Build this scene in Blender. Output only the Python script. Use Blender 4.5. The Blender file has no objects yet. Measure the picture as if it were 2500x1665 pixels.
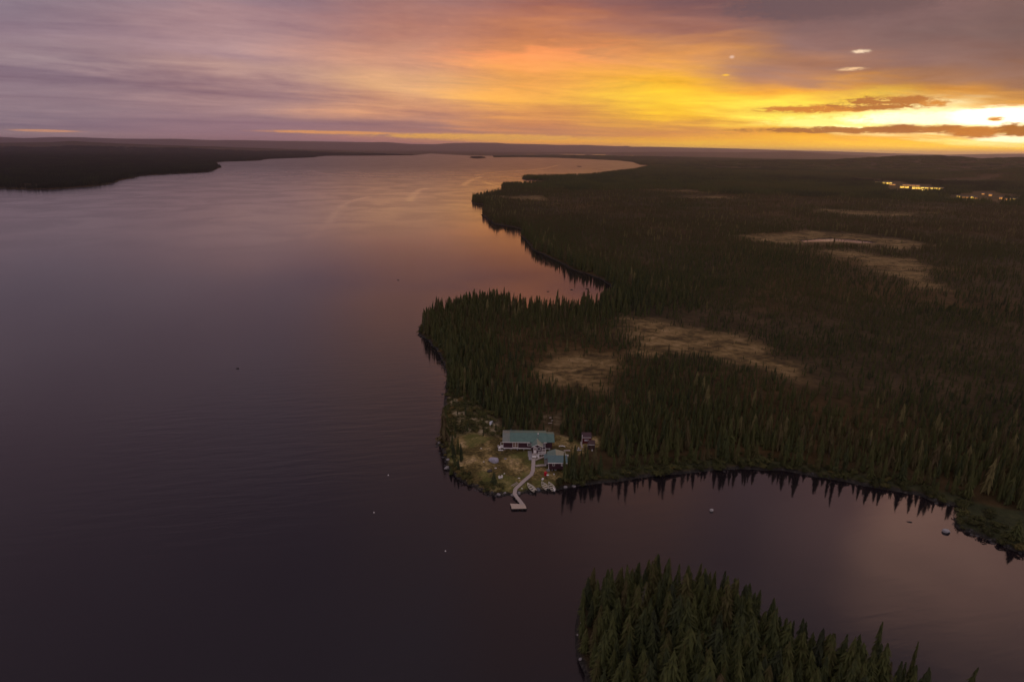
import bpy, bmesh, math, random
import numpy as np
from mathutils import Vector, Matrix

random.seed(7)
rng = np.random.default_rng(11)
SC = bpy.context.scene
COL = SC.collection

# ------------------------------------------------------------------ camera
CAM_H = 85.0
FOC = 1500.0                     # focal length in pixels of the 2500 x 1665 photograph
PITCH = math.radians(17.35)
ROLL = math.radians(0.78)
F_ = np.array([0.0, math.cos(PITCH), -math.sin(PITCH)])
R0 = np.array([1.0, 0.0, 0.0])
U0 = np.array([0.0, math.sin(PITCH), math.cos(PITCH)])
R_ = math.cos(ROLL) * R0 + math.sin(ROLL) * U0
U_ = -math.sin(ROLL) * R0 + math.cos(ROLL) * U0

cam_data = bpy.data.cameras.new("camera")
cam = bpy.data.objects.new("camera", cam_data)
COL.objects.link(cam)
M = Matrix(((R_[0], U_[0], -F_[0], 0), (R_[1], U_[1], -F_[1], 0), (R_[2], U_[2], -F_[2], CAM_H), (0, 0, 0, 1)))
cam.matrix_world = M
cam_data.sensor_width = 36.0
cam_data.lens = FOC / 2500.0 * 36.0
cam_data.clip_start = 0.5
cam_data.clip_end = 120000.0
SC.camera = cam


def px(u, v, z=0.0):
    """ground point seen at pixel (u, v) of the photograph, on the level z"""
    d = F_ + (u - 1250.0) / FOC * R_ - (v - 832.5) / FOC * U_
    t = (z - CAM_H) / d[2]
    return (d[0] * t, d[1] * t)


def azel(u, v):
    d = F_ + (u - 1250.0) / FOC * R_ - (v - 832.5) / FOC * U_
    d = d / np.linalg.norm(d)
    return math.degrees(math.atan2(d[0], d[1])), math.degrees(math.asin(d[2]))


def proj(x, y, z):
    """arrays of world points -> photo pixels (used to leave out what stands outside the view)"""
    dx, dy, dz = x, y, z - CAM_H
    w = dx * F_[0] + dy * F_[1] + dz * F_[2]
    w = np.where(w < 1.0, 1.0, w)
    u = 1250.0 + FOC * (dx * R_[0] + dy * R_[1] + dz * R_[2]) / w
    v = 832.5 - FOC * (dx * U_[0] + dy * U_[1] + dz * U_[2]) / w
    return u, v


# ------------------------------------------------------------------ render settings
SC.render.engine = 'CYCLES'
SC.view_settings.view_transform = 'Standard'
SC.view_settings.look = 'None'
SC.view_settings.exposure = 0.0
SC.view_settings.gamma = 1.0
SC.view_settings.use_curve_mapping = False
SC.cycles.use_denoising = True
SC.cycles.max_bounces = 5
SC.cycles.diffuse_bounces = 2
SC.cycles.glossy_bounces = 2
SC.cycles.volume_bounces = 0
SC.cycles.transparent_max_bounces = 8
SC.cycles.sample_clamp_indirect = 4.0
SC.cycles.volume_step_rate = 4.0


def lin(c):
    return tuple(((x / 255.0) / 12.92 if x <= 10 else (((x / 255.0) + 0.055) / 1.055) ** 2.4) for x in c)


class NT:
    """small helper to write node trees"""
    def __init__(self, tree):
        self.t = tree
        self.n = tree.nodes
        self.l = tree.links
        self.n.clear()

    def put(self, sock, val):
        if val is None:
            return
        if hasattr(val, 'is_output') or isinstance(val, bpy.types.NodeSocket):
            self.l.new(val, sock)
        else:
            sock.default_value = val

    def node(self, kind, **kw):
        n = self.n.new(kind)
        for k, v in kw.items():
            setattr(n, k, v)
        return n

    def math(self, op, a, b=None, c=None, clamp=False):
        n = self.node('ShaderNodeMath', operation=op)
        n.use_clamp = clamp
        self.put(n.inputs[0], a)
        self.put(n.inputs[1], b)
        self.put(n.inputs[2], c)
        return n.outputs[0]

    def vmath(self, op, a, b=None):
        n = self.node('ShaderNodeVectorMath', operation=op)
        self.put(n.inputs[0], a)
        self.put(n.inputs[1], b)
        return n.outputs[0]

    def sep(self, v):
        n = self.node('ShaderNodeSeparateXYZ')
        self.put(n.inputs[0], v)
        return n.outputs

    def comb(self, x, y, z):
        n = self.node('ShaderNodeCombineXYZ')
        for i, q in enumerate((x, y, z)):
            self.put(n.inputs[i], q)
        return n.outputs[0]

    def noise(self, v, scale, detail=4.0, rough=0.5, dist=0.0, color=False):
        n = self.node('ShaderNodeTexNoise')
        self.put(n.inputs['Vector'], v)
        n.inputs['Scale'].default_value = scale
        n.inputs['Detail'].default_value = detail
        n.inputs['Roughness'].default_value = rough
        n.inputs['Distortion'].default_value = dist
        return n.outputs['Color' if color else 'Fac']

    def smooth(self, v, a, b, lo=0.0, hi=1.0):
        n = self.node('ShaderNodeMapRange', interpolation_type='SMOOTHSTEP')
        self.put(n.inputs[0], v)
        for i, q in enumerate((a, b, lo, hi)):
            self.put(n.inputs[1 + i], q)
        return n.outputs[0]

    def lmap(self, v, a, b, lo=0.0, hi=1.0):
        n = self.node('ShaderNodeMapRange', interpolation_type='LINEAR')
        self.put(n.inputs[0], v)
        for i, q in enumerate((a, b, lo, hi)):
            self.put(n.inputs[1 + i], q)
        return n.outputs[0]

    def mix(self, f, a, b, mode='MIX'):
        n = self.node('ShaderNodeMix', data_type='RGBA', blend_type=mode)
        self.put(n.inputs[0], f)
        for s, q in ((n.inputs[6], a), (n.inputs[7], b)):
            if isinstance(q, tuple) and len(q) == 3:
                q = q + (1.0,)
            self.put(s, q)
        return n.outputs[2]

    def ramp(self, v, stops, interp='LINEAR'):
        n = self.node('ShaderNodeValToRGB')
        cr = n.color_ramp
        cr.interpolation = interp
        stops = sorted(stops, key=lambda s: s[0])
        while len(cr.elements) < len(stops):
            cr.elements.new(0.5)
        for e, (p, c) in zip(cr.elements, stops):
            e.position = p
        for e, (p, c) in zip(cr.elements, stops):
            e.color = tuple(c) + (1.0,)
        self.put(n.inputs[0], v)
        return n.outputs[0]


# ------------------------------------------------------------------ world: dusk sky with a cloud deck
def build_world():
    w = bpy.data.worlds.new("World")
    SC.world = w
    w.use_nodes = True
    T = NT(w.node_tree)
    tc = T.node('ShaderNodeTexCoord')
    d = T.sep(tc.outputs['Generated'])
    az0 = T.math('MULTIPLY', T.math('ARCTAN2', d[0], d[1]), 180 / math.pi)
    el0 = T.math('MULTIPLY', T.math('ARCSINE', d[2]), 180 / math.pi)
    # coordinates on a flat cloud deck: streaks shrink towards the horizon
    iz = T.math('DIVIDE', 1.0, T.math('ADD', T.math('MAXIMUM', d[2], 0.0), 0.045))
    cx, cy = T.math('MULTIPLY', d[0], iz), T.math('MULTIPLY', d[1], iz)
    # the deck is drawn out along a wind direction
    wx = T.math('ADD', T.math('MULTIPLY', cx, 0.9), T.math('MULTIPLY', cy, 0.42))
    wy = T.math('ADD', T.math('MULTIPLY', cx, -0.42), T.math('MULTIPLY', cy, 0.9))
    deck = T.comb(T.math('MULTIPLY', wx, 0.17), T.math('MULTIPLY', wy, 0.30), 3.7)
    deck2 = T.comb(T.math('MULTIPLY', wx, 0.55), T.math('MULTIPLY', wy, 0.95), 9.1)
    n1 = T.math('SUBTRACT', T.noise(deck, 1.0, 6.0, 0.55, 0.6), 0.5)
    n2 = T.math('SUBTRACT', T.noise(deck2, 1.0, 9.0, 0.68, 0.5), 0.5)
    # angular coordinates for thin bands low over the horizon
    ang = T.comb(T.math('MULTIPLY', az0, 0.09), T.math('MULTIPLY', el0, 0.75), 1.3)
    n3 = T.math('SUBTRACT', T.noise(ang, 1.0, 6.0, 0.6, 0.3), 0.5)
    ang2 = T.comb(T.math('MULTIPLY', az0, 0.6), T.math('MULTIPLY', el0, 2.6), 5.0)
    n4 = T.math('SUBTRACT', T.noise(ang2, 1.0, 8.0, 0.68, 0.4), 0.5)
    ang3 = T.comb(T.math('MULTIPLY', az0, 2.2), T.math('MULTIPLY', el0, 7.5), 2.0)
    n5 = T.math('SUBTRACT', T.noise(ang3, 1.0, 6.0, 0.65, 0.6), 0.5)
    lift = T.math('ADD', 0.9, T.math('MULTIPLY', el0, 0.32))
    el = T.math('ADD', el0, T.math('MULTIPLY', lift, T.math('ADD', T.math('MULTIPLY', n1, 2.2),
                                                            T.math('ADD', T.math('MULTIPLY', n3, 0.9), T.math('MULTIPLY', n2, 0.5)))))
    az = T.math('ADD', az0, T.math('ADD', T.math('MULTIPLY', n1, 16.0), T.math('MULTIPLY', n2, 7.0)))
    fac = T.math('DIVIDE', el, 90.0, clamp=True)

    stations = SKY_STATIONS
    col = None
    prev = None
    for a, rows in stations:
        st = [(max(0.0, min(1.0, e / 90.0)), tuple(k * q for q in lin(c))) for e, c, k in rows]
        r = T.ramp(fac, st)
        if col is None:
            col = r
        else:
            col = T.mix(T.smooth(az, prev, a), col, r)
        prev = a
    # light and dark streaks of the deck
    amp = T.smooth(el0, 0.0, 4.0, 0.25, 1.0)
    dd = T.math('MULTIPLY', amp, T.math('ADD', T.math('MULTIPLY', n1, 1.25), T.math('ADD', T.math('MULTIPLY', n2, T.smooth(az0, 5.0, 30.0, 0.95, 1.7)), T.math('MULTIPLY', n4, 0.25))))
    kk_ = [T.math('MAXIMUM', T.math('ADD', 1.0, T.math('MULTIPLY', dd, q)), 0.2) for q in (0.92, 1.12, 0.85)]
    col = T.mix(1.0, col, T.comb(*kk_), 'MULTIPLY')

    # separate small clouds and gaps (centre px, half size px, colour, strength)
    for (u, v, su, sv, c, kk, ns) in SKY_SPOTS:
        a, e = azel(u, v)
        da, de = su / FOC * 57.3 * math.cos(math.radians(a)) ** 2 , sv / FOC * 57.3 * math.cos(math.radians(a))
        tilt = -0.014
        x = T.math('DIVIDE', T.math('SUBTRACT', az0, a), da)
        y = T.math('DIVIDE', T.math('SUBTRACT', el0, e), de)
        r2 = T.math('ADD', T.math('MULTIPLY', x, x), T.math('MULTIPLY', y, y))
        g = T.math('EXPONENT', T.math('MULTIPLY', r2, -0.7 if su > 45 else -1.3))
        g = T.math('MULTIPLY', g, T.math('ADD', 1.0, T.math('ADD', T.math('MULTIPLY', n4, ns * (3.4 if su > 45 else 1.5)), T.math('MULTIPLY', n5, ns * (1.6 if su > 45 else 4.0)))))
        m = T.smooth(g, 0.22, 0.68) if su > 45 else T.smooth(g, 0.08, 0.95)
        cc = tuple(q * kk for q in lin(c))
        col = T.mix(m, col, cc)

    # clear sky behind the deck
    sky = T.node('ShaderNodeTexSky', sky_type='NISHITA')
    sky.sun_disc = False
    sky.sun_elevation = math.radians(1.5)
    sky.sun_rotation = SUN_AZ
    sky.altitude = 500
    lp = T.mix(1.0, sky.outputs[0], (0.008, 0.008, 0.008), 'MULTIPLY')
    col = T.mix(1.0, col, lp, 'ADD')
    bg = T.node('ShaderNodeBackground')
    T.put(bg.inputs[0], col)
    bg.inputs[1].default_value = 1.0
    out = T.node('ShaderNodeOutputWorld')
    T.l.new(bg.outputs[0], out.inputs[0])
    w.cycles.sampling_method = 'MANUAL'
    w.cycles.sample_map_resolution = 1024


def _st(u, rows, top):
    """a column of the sky: rows = (photo row, colour, gain); top = rows given by elevation above the frame"""
    a, _ = azel(u, 360)
    out = []
    for v, c, k in rows:
        out.append((azel(u, v)[1], c, k))
    return (a, out + top)


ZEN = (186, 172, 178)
HI = [(22, (132, 110, 124), 1.05), (35, (122, 105, 122), 1), (55, (116, 104, 120), 1), (72, ZEN, 1), (90, ZEN, 1)]
SKY_STATIONS = [
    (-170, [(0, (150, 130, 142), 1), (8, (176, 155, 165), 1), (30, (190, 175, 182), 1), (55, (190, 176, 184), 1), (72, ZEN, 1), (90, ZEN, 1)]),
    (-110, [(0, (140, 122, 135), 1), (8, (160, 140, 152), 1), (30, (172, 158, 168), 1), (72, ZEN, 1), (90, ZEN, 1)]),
    (-70, [(0, (130, 112, 124), 1), (8, (140, 122, 134), 1), (30, (130, 115, 128), 1), (55, (122, 108, 118), 1), (72, ZEN, 1), (90, ZEN, 1)]),
    _st(0, [(345, (165, 138, 142), 1), (322, (160, 135, 140), 1), (300, (118, 103, 122), 1), (262, (150, 128, 138), 1), (190, (140, 118, 132), 1),
            (150, (165, 142, 148), 1), (90, (145, 122, 135), 1), (0, (132, 115, 130), 1)], HI),
    _st(600, [(350, (165, 125, 132), 1), (320, (152, 118, 130), 1), (290, (150, 118, 128), 1), (235, (178, 140, 138), 1), (180, (195, 155, 145), 1),
              (130, (170, 135, 140), 1), (70, (175, 138, 140), 1), (0, (150, 124, 135), 1)], HI),
    _st(1000, [(352, (188, 125, 120), 1), (332, (190, 130, 112), 1), (318, (160, 118, 118), 1), (270, (212, 148, 115), 1), (205, (224, 168, 122), 1),
               (150, (208, 150, 122), 1), (90, (190, 130, 112), 1), (0, (160, 115, 112), 1)],
        [(14, (172, 120, 108), 1.0), (20, (152, 116, 114), 1.0), (27, (140, 110, 112), 1), (45, (125, 110, 125), 1), (55, (122, 108, 118), 1), (72, ZEN, 1), (90, ZEN, 1)]),
    _st(1300, [(362, (240, 150, 80), 1.1), (345, (255, 178, 60), 1.1), (328, (190, 128, 100), 1), (300, (215, 140, 88), 1), (230, (244, 172, 78), 1),
               (170, (236, 155, 80), 1), (110, (218, 138, 85), 1), (50, (178, 112, 92), 1), (0, (150, 102, 98), 1)],
        [(8, (232, 140, 82), 1.25), (14, (222, 134, 88), 1.55), (20, (185, 122, 102), 1.2), (28, (150, 108, 104), 1), (40, (140, 108, 110), 1), (55, (122, 108, 118), 1), (72, ZEN, 1), (90, ZEN, 1)]),
    _st(1650, [(366, (255, 198, 40), 1.3), (345, (250, 178, 45), 1.1), (326, (215, 140, 80), 1), (290, (252, 190, 42), 1), (230, (255, 208, 48), 1.05),
               (185, (252, 183, 36), 1), (130, (225, 150, 80), 1), (70, (160, 105, 92), 1), (0, (118, 82, 88), 1)],
        [(14, (190, 120, 92), 1.4), (22, (185, 125, 102), 1.3), (32, (165, 125, 118), 1.2), (45, (140, 115, 120), 1), (55, (122, 108, 118), 1), (72, ZEN, 1), (90, ZEN, 1)]),
    _st(1950, [(370, (255, 200, 30), 1.4), (348, (255, 190, 35), 1.2), (322, (235, 160, 45), 1), (280, (255, 228, 90), 1.05), (235, (255, 220, 70), 1),
               (205, (236, 158, 42), 1), (165, (172, 115, 85), 1), (110, (138, 100, 100), .9), (50, (108, 80, 86), 1), (0, (104, 78, 84), 1)],
        [(15, (140, 100, 92), 1.1), (22, (152, 114, 116), 1.05), (30, (152, 120, 126), 1.1), (42, (138, 116, 126), 1.0), (55, (122, 108, 118), 1), (72, ZEN, 1), (90, ZEN, 1)]),
    _st(2250, [(374, (255, 205, 30), 1.5), (345, (255, 195, 32), 1.3), (325, (245, 180, 60), 1), (300, (255, 250, 190), 1.3), (275, (255, 250, 185), 1.2),
               (240, (222, 148, 42), 1), (200, (150, 104, 80), 1), (130, (124, 92, 96), .9), (80, (108, 85, 93), .9), (0, (120, 90, 96), .9)],
        [(15, (140, 100, 92), 1.1), (22, (165, 122, 118), 1.15), (32, (172, 132, 132), 1.3), (42, (138, 116, 126), 1.0), (55, (122, 108, 118), 1), (72, ZEN, 1), (90, ZEN, 1)]),
    _st(2480, [(376, (255, 185, 20), 1.5), (350, (255, 215, 40), 1.4), (330, (255, 245, 170), 1.2), (290, (255, 250, 190), 1.5), (262, (240, 170, 60), 1),
               (220, (128, 90, 78), 1), (150, (112, 84, 90), .9), (60, (98, 80, 90), .9), (0, (105, 80, 86), .9)],
        [(15, (140, 100, 92), 1.1), (22, (192, 140, 126), 1.6), (32, (202, 152, 138), 1.9), (42, (140, 118, 126), 1.0), (55, (122, 108, 118), 1), (72, ZEN, 1), (90, ZEN, 1)]),
    (62, [(0, (220, 140, 60), 1), (4, (200, 130, 80), 1), (10, (140, 105, 100), 1), (30, (120, 105, 115), 1), (55, (122, 108, 118), 1), (72, ZEN, 1), (90, ZEN, 1)]),
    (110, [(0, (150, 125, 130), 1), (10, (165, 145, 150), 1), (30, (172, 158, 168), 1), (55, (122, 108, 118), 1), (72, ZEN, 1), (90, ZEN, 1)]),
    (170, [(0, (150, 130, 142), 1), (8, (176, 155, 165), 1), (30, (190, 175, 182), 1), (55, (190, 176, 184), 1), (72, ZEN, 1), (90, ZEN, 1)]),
]
# (u, v, half width, half height, colour, gain, raggedness)
SKY_SPOTS = [
    (2250, 296, 330, 17, (255, 236, 130), 1.25, 0.7),
    (2330, 290, 230, 16, (255, 250, 200), 1.5, 0.7),
    (2470, 285, 130, 20, (255, 250, 215), 2.0, 0.5),
    (2480, 338, 90, 9, (255, 246, 200), 1.5, 0.5),
    (1985, 267, 120, 7.5, (205, 125, 45), 1, 1.0),
    (2170, 252, 110, 13, (170, 102, 48), 1, 1.2),
    (2280, 252, 40, 9, (205, 130, 50), 1, 0.8),
    (2060, 318, 215, 6.5, (158, 98, 48), 1, 1.0),
    (2200, 315, 60, 10, (140, 80, 42), 1, 0.6),
    (2300, 315, 55, 9, (150, 88, 40), 1, 0.7),
    (2385, 322, 62, 12, (168, 98, 30), 1, 0.8),
    (2490, 314, 50, 15, (128, 72, 20), 1, 0.8),
    (2430, 291, 26, 6, (200, 125, 35), 1, 0.7),
    (2103, 126, 23, 4.6, (244, 214, 182), 1, 0.9),
    (2080, 169, 34, 4.2, (238, 194, 148), 1, 0.9),
    (1787, 140, 7, 4, (225, 180, 155), 1, 0.5),
    (1772, 184, 10, 2.5, (250, 190, 60), 1, 0.4),
    (115, 320, 75, 2.5, (222, 158, 120), 1, 0.3),
    (820, 324, 150, 3.2, (232, 158, 98), 1, 0.5),
    (1180, 335, 230, 6, (240, 175, 85), 1, 0.8),
    (2050, 0, 230, 34, (100, 76, 84), 1, 0.7),
]
SUN_AZ = math.radians(azel(2440, 300)[0])
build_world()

# the sun is down to the cloud bank on the horizon: a weak, wide, orange glow
sun_d = bpy.data.lights.new("sun", 'SUN')
sun_d.energy = 0.35
sun_d.angle = math.radians(10)
sun_d.color = (1.0, 0.62, 0.28)
sun = bpy.data.objects.new("sun", sun_d)
COL.objects.link(sun)
_e = math.radians(3.0)
_sd = Vector((math.sin(SUN_AZ) * math.cos(_e), math.cos(SUN_AZ) * math.cos(_e), math.sin(_e)))
sun.rotation_euler = (-_sd).to_track_quat('-Z', 'Y').to_euler()

# ------------------------------------------------------------------ tagging
def tag(o, label=None, cat=None, group=None, kind=None):
    if label: o['label'] = label
    if cat: o['category'] = cat
    if group: o['group'] = group
    if kind: o['kind'] = kind
    return o


def mesh_obj(name, verts, faces, mat=None, parent=None, smooth=False):
    me = bpy.data.meshes.new(name)
    if isinstance(verts, np.ndarray):
        nv, nf = len(verts), len(faces)
        k = faces.shape[1]
        me.vertices.add(nv)
        me.vertices.foreach_set('co', verts.astype(np.float32).ravel())
        me.loops.add(nf * k)
        me.loops.foreach_set('vertex_index', faces.astype(np.int32).ravel())
        me.polygons.add(nf)
        me.polygons.foreach_set('loop_start', np.arange(0, nf * k, k, dtype=np.int32))
        me.polygons.foreach_set('loop_total', np.full(nf, k, dtype=np.int32))
        me.update(calc_edges=True)
    else:
        me.from_pydata(verts, [], faces)
        me.update()
    if smooth:
        me.polygons.foreach_set('use_smooth', [True] * len(me.polygons))
    if mat: me.materials.append(mat)
    o = bpy.data.objects.new(name, me)
    COL.objects.link(o)
    if parent: o.parent = parent
    return o


# ------------------------------------------------------------------ numpy noise
_perm = rng.random((256, 256)).astype(np.float32)


def vnoise(x, y, s):
    x = np.asarray(x, np.float64) / s
    y = np.asarray(y, np.float64) / s
    xi, yi = np.floor(x), np.floor(y)
    fx, fy = x - xi, y - yi
    fx, fy = fx * fx * (3 - 2 * fx), fy * fy * (3 - 2 * fy)
    xi, yi = xi.astype(np.int64) & 255, yi.astype(np.int64) & 255
    x1, y1 = (xi + 1) & 255, (yi + 1) & 255
    return (_perm[xi, yi] * (1 - fx) + _perm[x1, yi] * fx) * (1 - fy) + (_perm[xi, y1] * (1 - fx) + _perm[x1, y1] * fx) * fy


def fbm(x, y, s, o=3):
    t, a, n = 0.0, 0.5, 0.0
    for i in range(o):
        t = t + a * vnoise(x + 31.7 * i, y - 17.3 * i, s / 2 ** i)
        n += a
        a *= 0.5
    return t / n


def sst(x, a, b):
    t = np.clip((x - a) / (b - a), 0, 1)
    return t * t * (3 - 2 * t)


# ------------------------------------------------------------------ shore lines, traced on the water level
LAKE_PX = [(2500, 1351), (2474, 1344), (2443, 1329), (2397, 1310), (2366, 1299), (2341, 1291), (2327, 1280), (2334, 1268), (2340, 1252), (2341, 1240), (2336, 1234),
    (2278, 1224), (2243, 1209), (2190, 1200), (2137, 1192), (2043, 1172), (1967, 1159), (1903, 1149), (1818, 1144), (1755, 1148), (1691, 1154), (1627, 1160),
    (1564, 1166), (1518, 1174), (1454, 1181), (1401, 1188), (1369, 1194), (1348, 1200), (1305, 1199), (1284, 1202), (1267, 1208), (1248, 1209), (1231, 1208),
    (1214, 1208), (1197, 1207), (1178, 1199), (1159, 1190), (1142, 1184), (1129, 1174), (1114, 1164), (1102, 1151), (1092, 1140), (1086, 1121), (1082, 1104),
    (1077, 1091), (1067, 1084), (1068, 1072), (1076, 1058), (1081, 1041), (1083, 1024), (1085, 998), (1086, 972), (1090, 940), (1092, 910), (1082, 886),
    (1072, 861), (1053, 839), (1032, 823), (1020, 812), (1021, 800), (1032, 789), (1060, 774), (1100, 760), (1150, 750), (1200, 744), (1240, 748), (1285, 758),
    (1330, 766), (1370, 763), (1420, 757), (1462, 745), (1486, 725), (1496, 706), (1490, 697), (1470, 684), (1444, 673), (1401, 660), (1368, 642), (1342, 629),
    (1317, 618), (1301, 611), (1289, 594), (1279, 582), (1271, 577), (1272, 569), (1276, 563), (1266, 558), (1243, 553), (1215, 549), (1202, 547), (1196, 541),
    (1187, 532), (1177, 525), (1178, 518), (1186, 513), (1194, 508), (1187, 502), (1174, 499), (1156, 497), (1150, 493), (1153, 486), (1180, 478), (1215, 472),
    (1240, 470), (1252, 466), (1233, 463), (1223, 459), (1228, 455), (1260, 454), (1300, 452), (1335, 450), (1344, 446), (1332, 442), (1279, 439), (1274, 436),
    (1281, 434), (1350, 433), (1430, 431), (1475, 426), (1515, 420), (1550, 415), (1578, 409), (1586, 405), (1562, 403), (1544, 396), (1508, 392.5), (1432, 389),
    (1355, 386), (1279, 384.6), (1206, 385), (1203, 383), (1206, 381), (1150, 380.5), (1115, 379), (1051, 375.5), (1009, 380), (902, 380.8), (796, 381.3), (764, 385),
    (653, 389), (632, 393), (547, 395.6), (513, 400), (530, 404), (541, 409), (510, 421), (425, 425), (340, 430), (324, 435), (292, 440.5), (276, 448.5), (233, 455),
    (138, 462), (69, 463.5), (11, 462), (0, 460), (-120, 455), (-500, 470), (-1500, 520)]
LAKE = [px(u, v) for u, v in LAKE_PX] + [(-4000, 300), (-5000, -4000), (5000, -4000), (2500, -700), (700, -40), (330, 70), (215, 92)]
ISLET_PX = [(1412, 1522), (1404, 1560), (1406, 1600), (1427, 1646), (1436, 1680), (1480, 1800), (1600, 2000), (1900, 2150), (2300, 2150), (2560, 2000), (2520, 1890),
            (2420, 1815), (2330, 1762), (2240, 1700), (2110, 1640), (1930, 1586), (1800, 1520), (1700, 1476), (1600, 1462), (1530, 1468), (1470, 1482), (1428, 1500)]
ISLET_PX = [(u, v - 38 * max(0, min(1, (1600 - v) / 60)) if v < 1600 else v) for u, v in ISLET_PX]
ISLET = [px(u, v) for u, v in ISLET_PX]
FAR_ISLE = [px(u, v) for u, v in [(1143, 386.2), (1150, 384.4), (1185, 384.4), (1187, 386.6), (1165, 388)]]
DARK_ISLE = [px(u, v) for u, v in [(1409, 407), (1414, 405.6), (1421, 407), (1414, 408)]]
LAND_ISLES = [ISLET, FAR_ISLE]


def off(pts, x0, y0, k, dv=0):
    return [px(x0 + a / k, y0 + b / k + dv) for a, b in pts]


POND_FAR = [
    off([(700, 178), (760, 176), (830, 179), (830, 183), (740, 183)], 1100, 330, 3.92, 2.5),
    off([(1040, 174), (1150, 172), (1290, 176), (1290, 181), (1100, 180)], 1100, 330, 3.92, 3),
    off([(1350, 178), (1430, 176), (1490, 180), (1480, 185), (1370, 184)], 1100, 330, 3.92, 2.5),
    off([(1640, 195), (1750, 194), (1950, 200), (1950, 208), (1700, 204)], 1100, 330, 3.92, 1),
    off([(1330, 194), (1440, 193), (1590, 198), (1590, 204), (1400, 200)], 1100, 330, 3.92, 1),
    off([(1950, 207), (2080, 207), (2120, 211), (2000, 214)], 1100, 330, 3.92, 1),
]
POND_NEAR = off([(745, 612), (800, 606), (900, 598), (1020, 596), (1090, 603), (1200, 612), (1300, 630), (1240, 634), (1120, 630), (1000, 622), (900, 622), (770, 626)], 1700, 380, 2.944)
PONDS = POND_FAR + [POND_NEAR]
BOGS = [
    off([(630, 130), (800, 140), (960, 150), (1100, 200), (1300, 230), (1500, 270), (1620, 310), (1750, 380), (1850, 460), (1930, 520), (1900, 590), (1780, 575),
         (1680, 510), (1550, 475), (1400, 435), (1250, 405), (1050, 405), (850, 425), (730, 400), (700, 330), (680, 230)], 1300, 740, 2.944),
    off([(170, 400), (350, 395), (520, 400), (580, 412), (625, 450), (600, 500), (560, 570), (450, 640), (330, 640), (220, 600), (120, 590), (60, 540), (60, 470), (130, 450)], 1300, 740, 2.944),
    off([(330, 590), (500, 570), (800, 555), (1000, 570), (1300, 600), (1600, 640), (1850, 660), (1700, 685), (1450, 690), (1300, 665), (1000, 650), (800, 640),
         (650, 655), (450, 635), (350, 610)], 1700, 380, 2.944),
    off([(720, 685), (900, 700), (1100, 700), (1300, 730), (1500, 750), (1600, 790), (1750, 830), (1650, 860), (1600, 890), (1700, 950), (1760, 985), (1680, 980),
         (1560, 915), (1400, 875), (1250, 800), (1100, 750), (900, 715)], 1700, 380, 2.944),
    off([(900, 398), (1100, 412), (1350, 428), (1700, 428), (1500, 448), (1250, 446), (1000, 436), (900, 428)], 1700, 380, 2.944),
    off([(0, 303), (250, 308), (250, 320), (0, 318)], 1700, 380, 2.944),
    off([(700, 272), (880, 276), (880, 288), (700, 284)], 1700, 380, 2.944),
    off([(430, 600), (800, 598), (930, 625), (880, 640), (600, 628)], 1100, 330, 3.92),
    off([(1650, 398), (1790, 398), (1790, 410), (1650, 410)], 1100, 330, 3.92),
    off([(1900, 540), (2400, 548), (2400, 562), (2100, 556)], 1100, 330, 3.92),
    off([(0, 92), (200, 93), (430, 98), (430, 103), (100, 101)], 1700, 380, 2.944),
    off([(480, 121), (600, 122), (600, 130), (490, 131)], 1700, 380, 2.944),
    off([(1050, 180), (1180, 168), (1350, 184), (1480, 205), (1560, 225), (1760, 250), (1900, 285), (2150, 305), (2000, 330), (1860, 312), (1700, 270), (1550, 295),
         (1400, 285), (1250, 250), (1360, 240), (1300, 210)], 1700, 380, 2.944),
    off([(1640, 178), (1900, 186), (2250, 186), (2200, 208), (1950, 212), (1700, 200)], 1700, 380, 2.944),
]
SPIT = [px(u, v, 0.5) for u, v in [(2290, 1212), (2345, 1222), (2400, 1236), (2450, 1250), (2520, 1262), (2700, 1300), (2700, 1480), (2500, 1400), (2300, 1310), (2310, 1240)]]
SHEDVIEW = [px(u, v, 1.5) for u, v in [(1398, 1100), (1475, 1094), (1480, 1150), (1400, 1138)]]
TRAIL = [px(u, v, 1.5) for u, v in [(1326, 1014), (1368, 1014), (1364, 1064), (1330, 1064)]]
TOWNFIELD = px(2400, 485)
BOGS.append([px(u, v) for u, v in [(2325, 476), (2400, 468), (2500, 482), (2510, 506), (2420, 500), (2330, 494)]])
BOGS.append([px(u, v) for u, v in [(2130, 444), (2180, 446), (2300, 456), (2310, 472), (2200, 470), (2130, 458)]])
CLEAR = [px(u, v, 2.0) for u, v in [(1084, 1092), (1098, 1078), (1112, 1058), (1160, 1052), (1196, 1064), (1226, 1066), (1236, 1058), (1340, 1060), (1372, 1062), (1400, 1072), (1416, 1080),
                               (1425, 1062), (1462, 1066), (1466, 1092), (1436, 1104), (1404, 1110), (1392, 1128), (1386, 1150), (1368, 1172), (1340, 1190), (1345, 1204), (1200, 1215), (1120, 1178), (1085, 1130)]]
SCRUB = [px(u, v, 2.0) for u, v in [(1090, 1078), (1088, 1010), (1095, 962), (1130, 965), (1165, 985), (1195, 1010), (1215, 1035), (1225, 1062), (1160, 1060), (1110, 1066)]]


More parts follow.
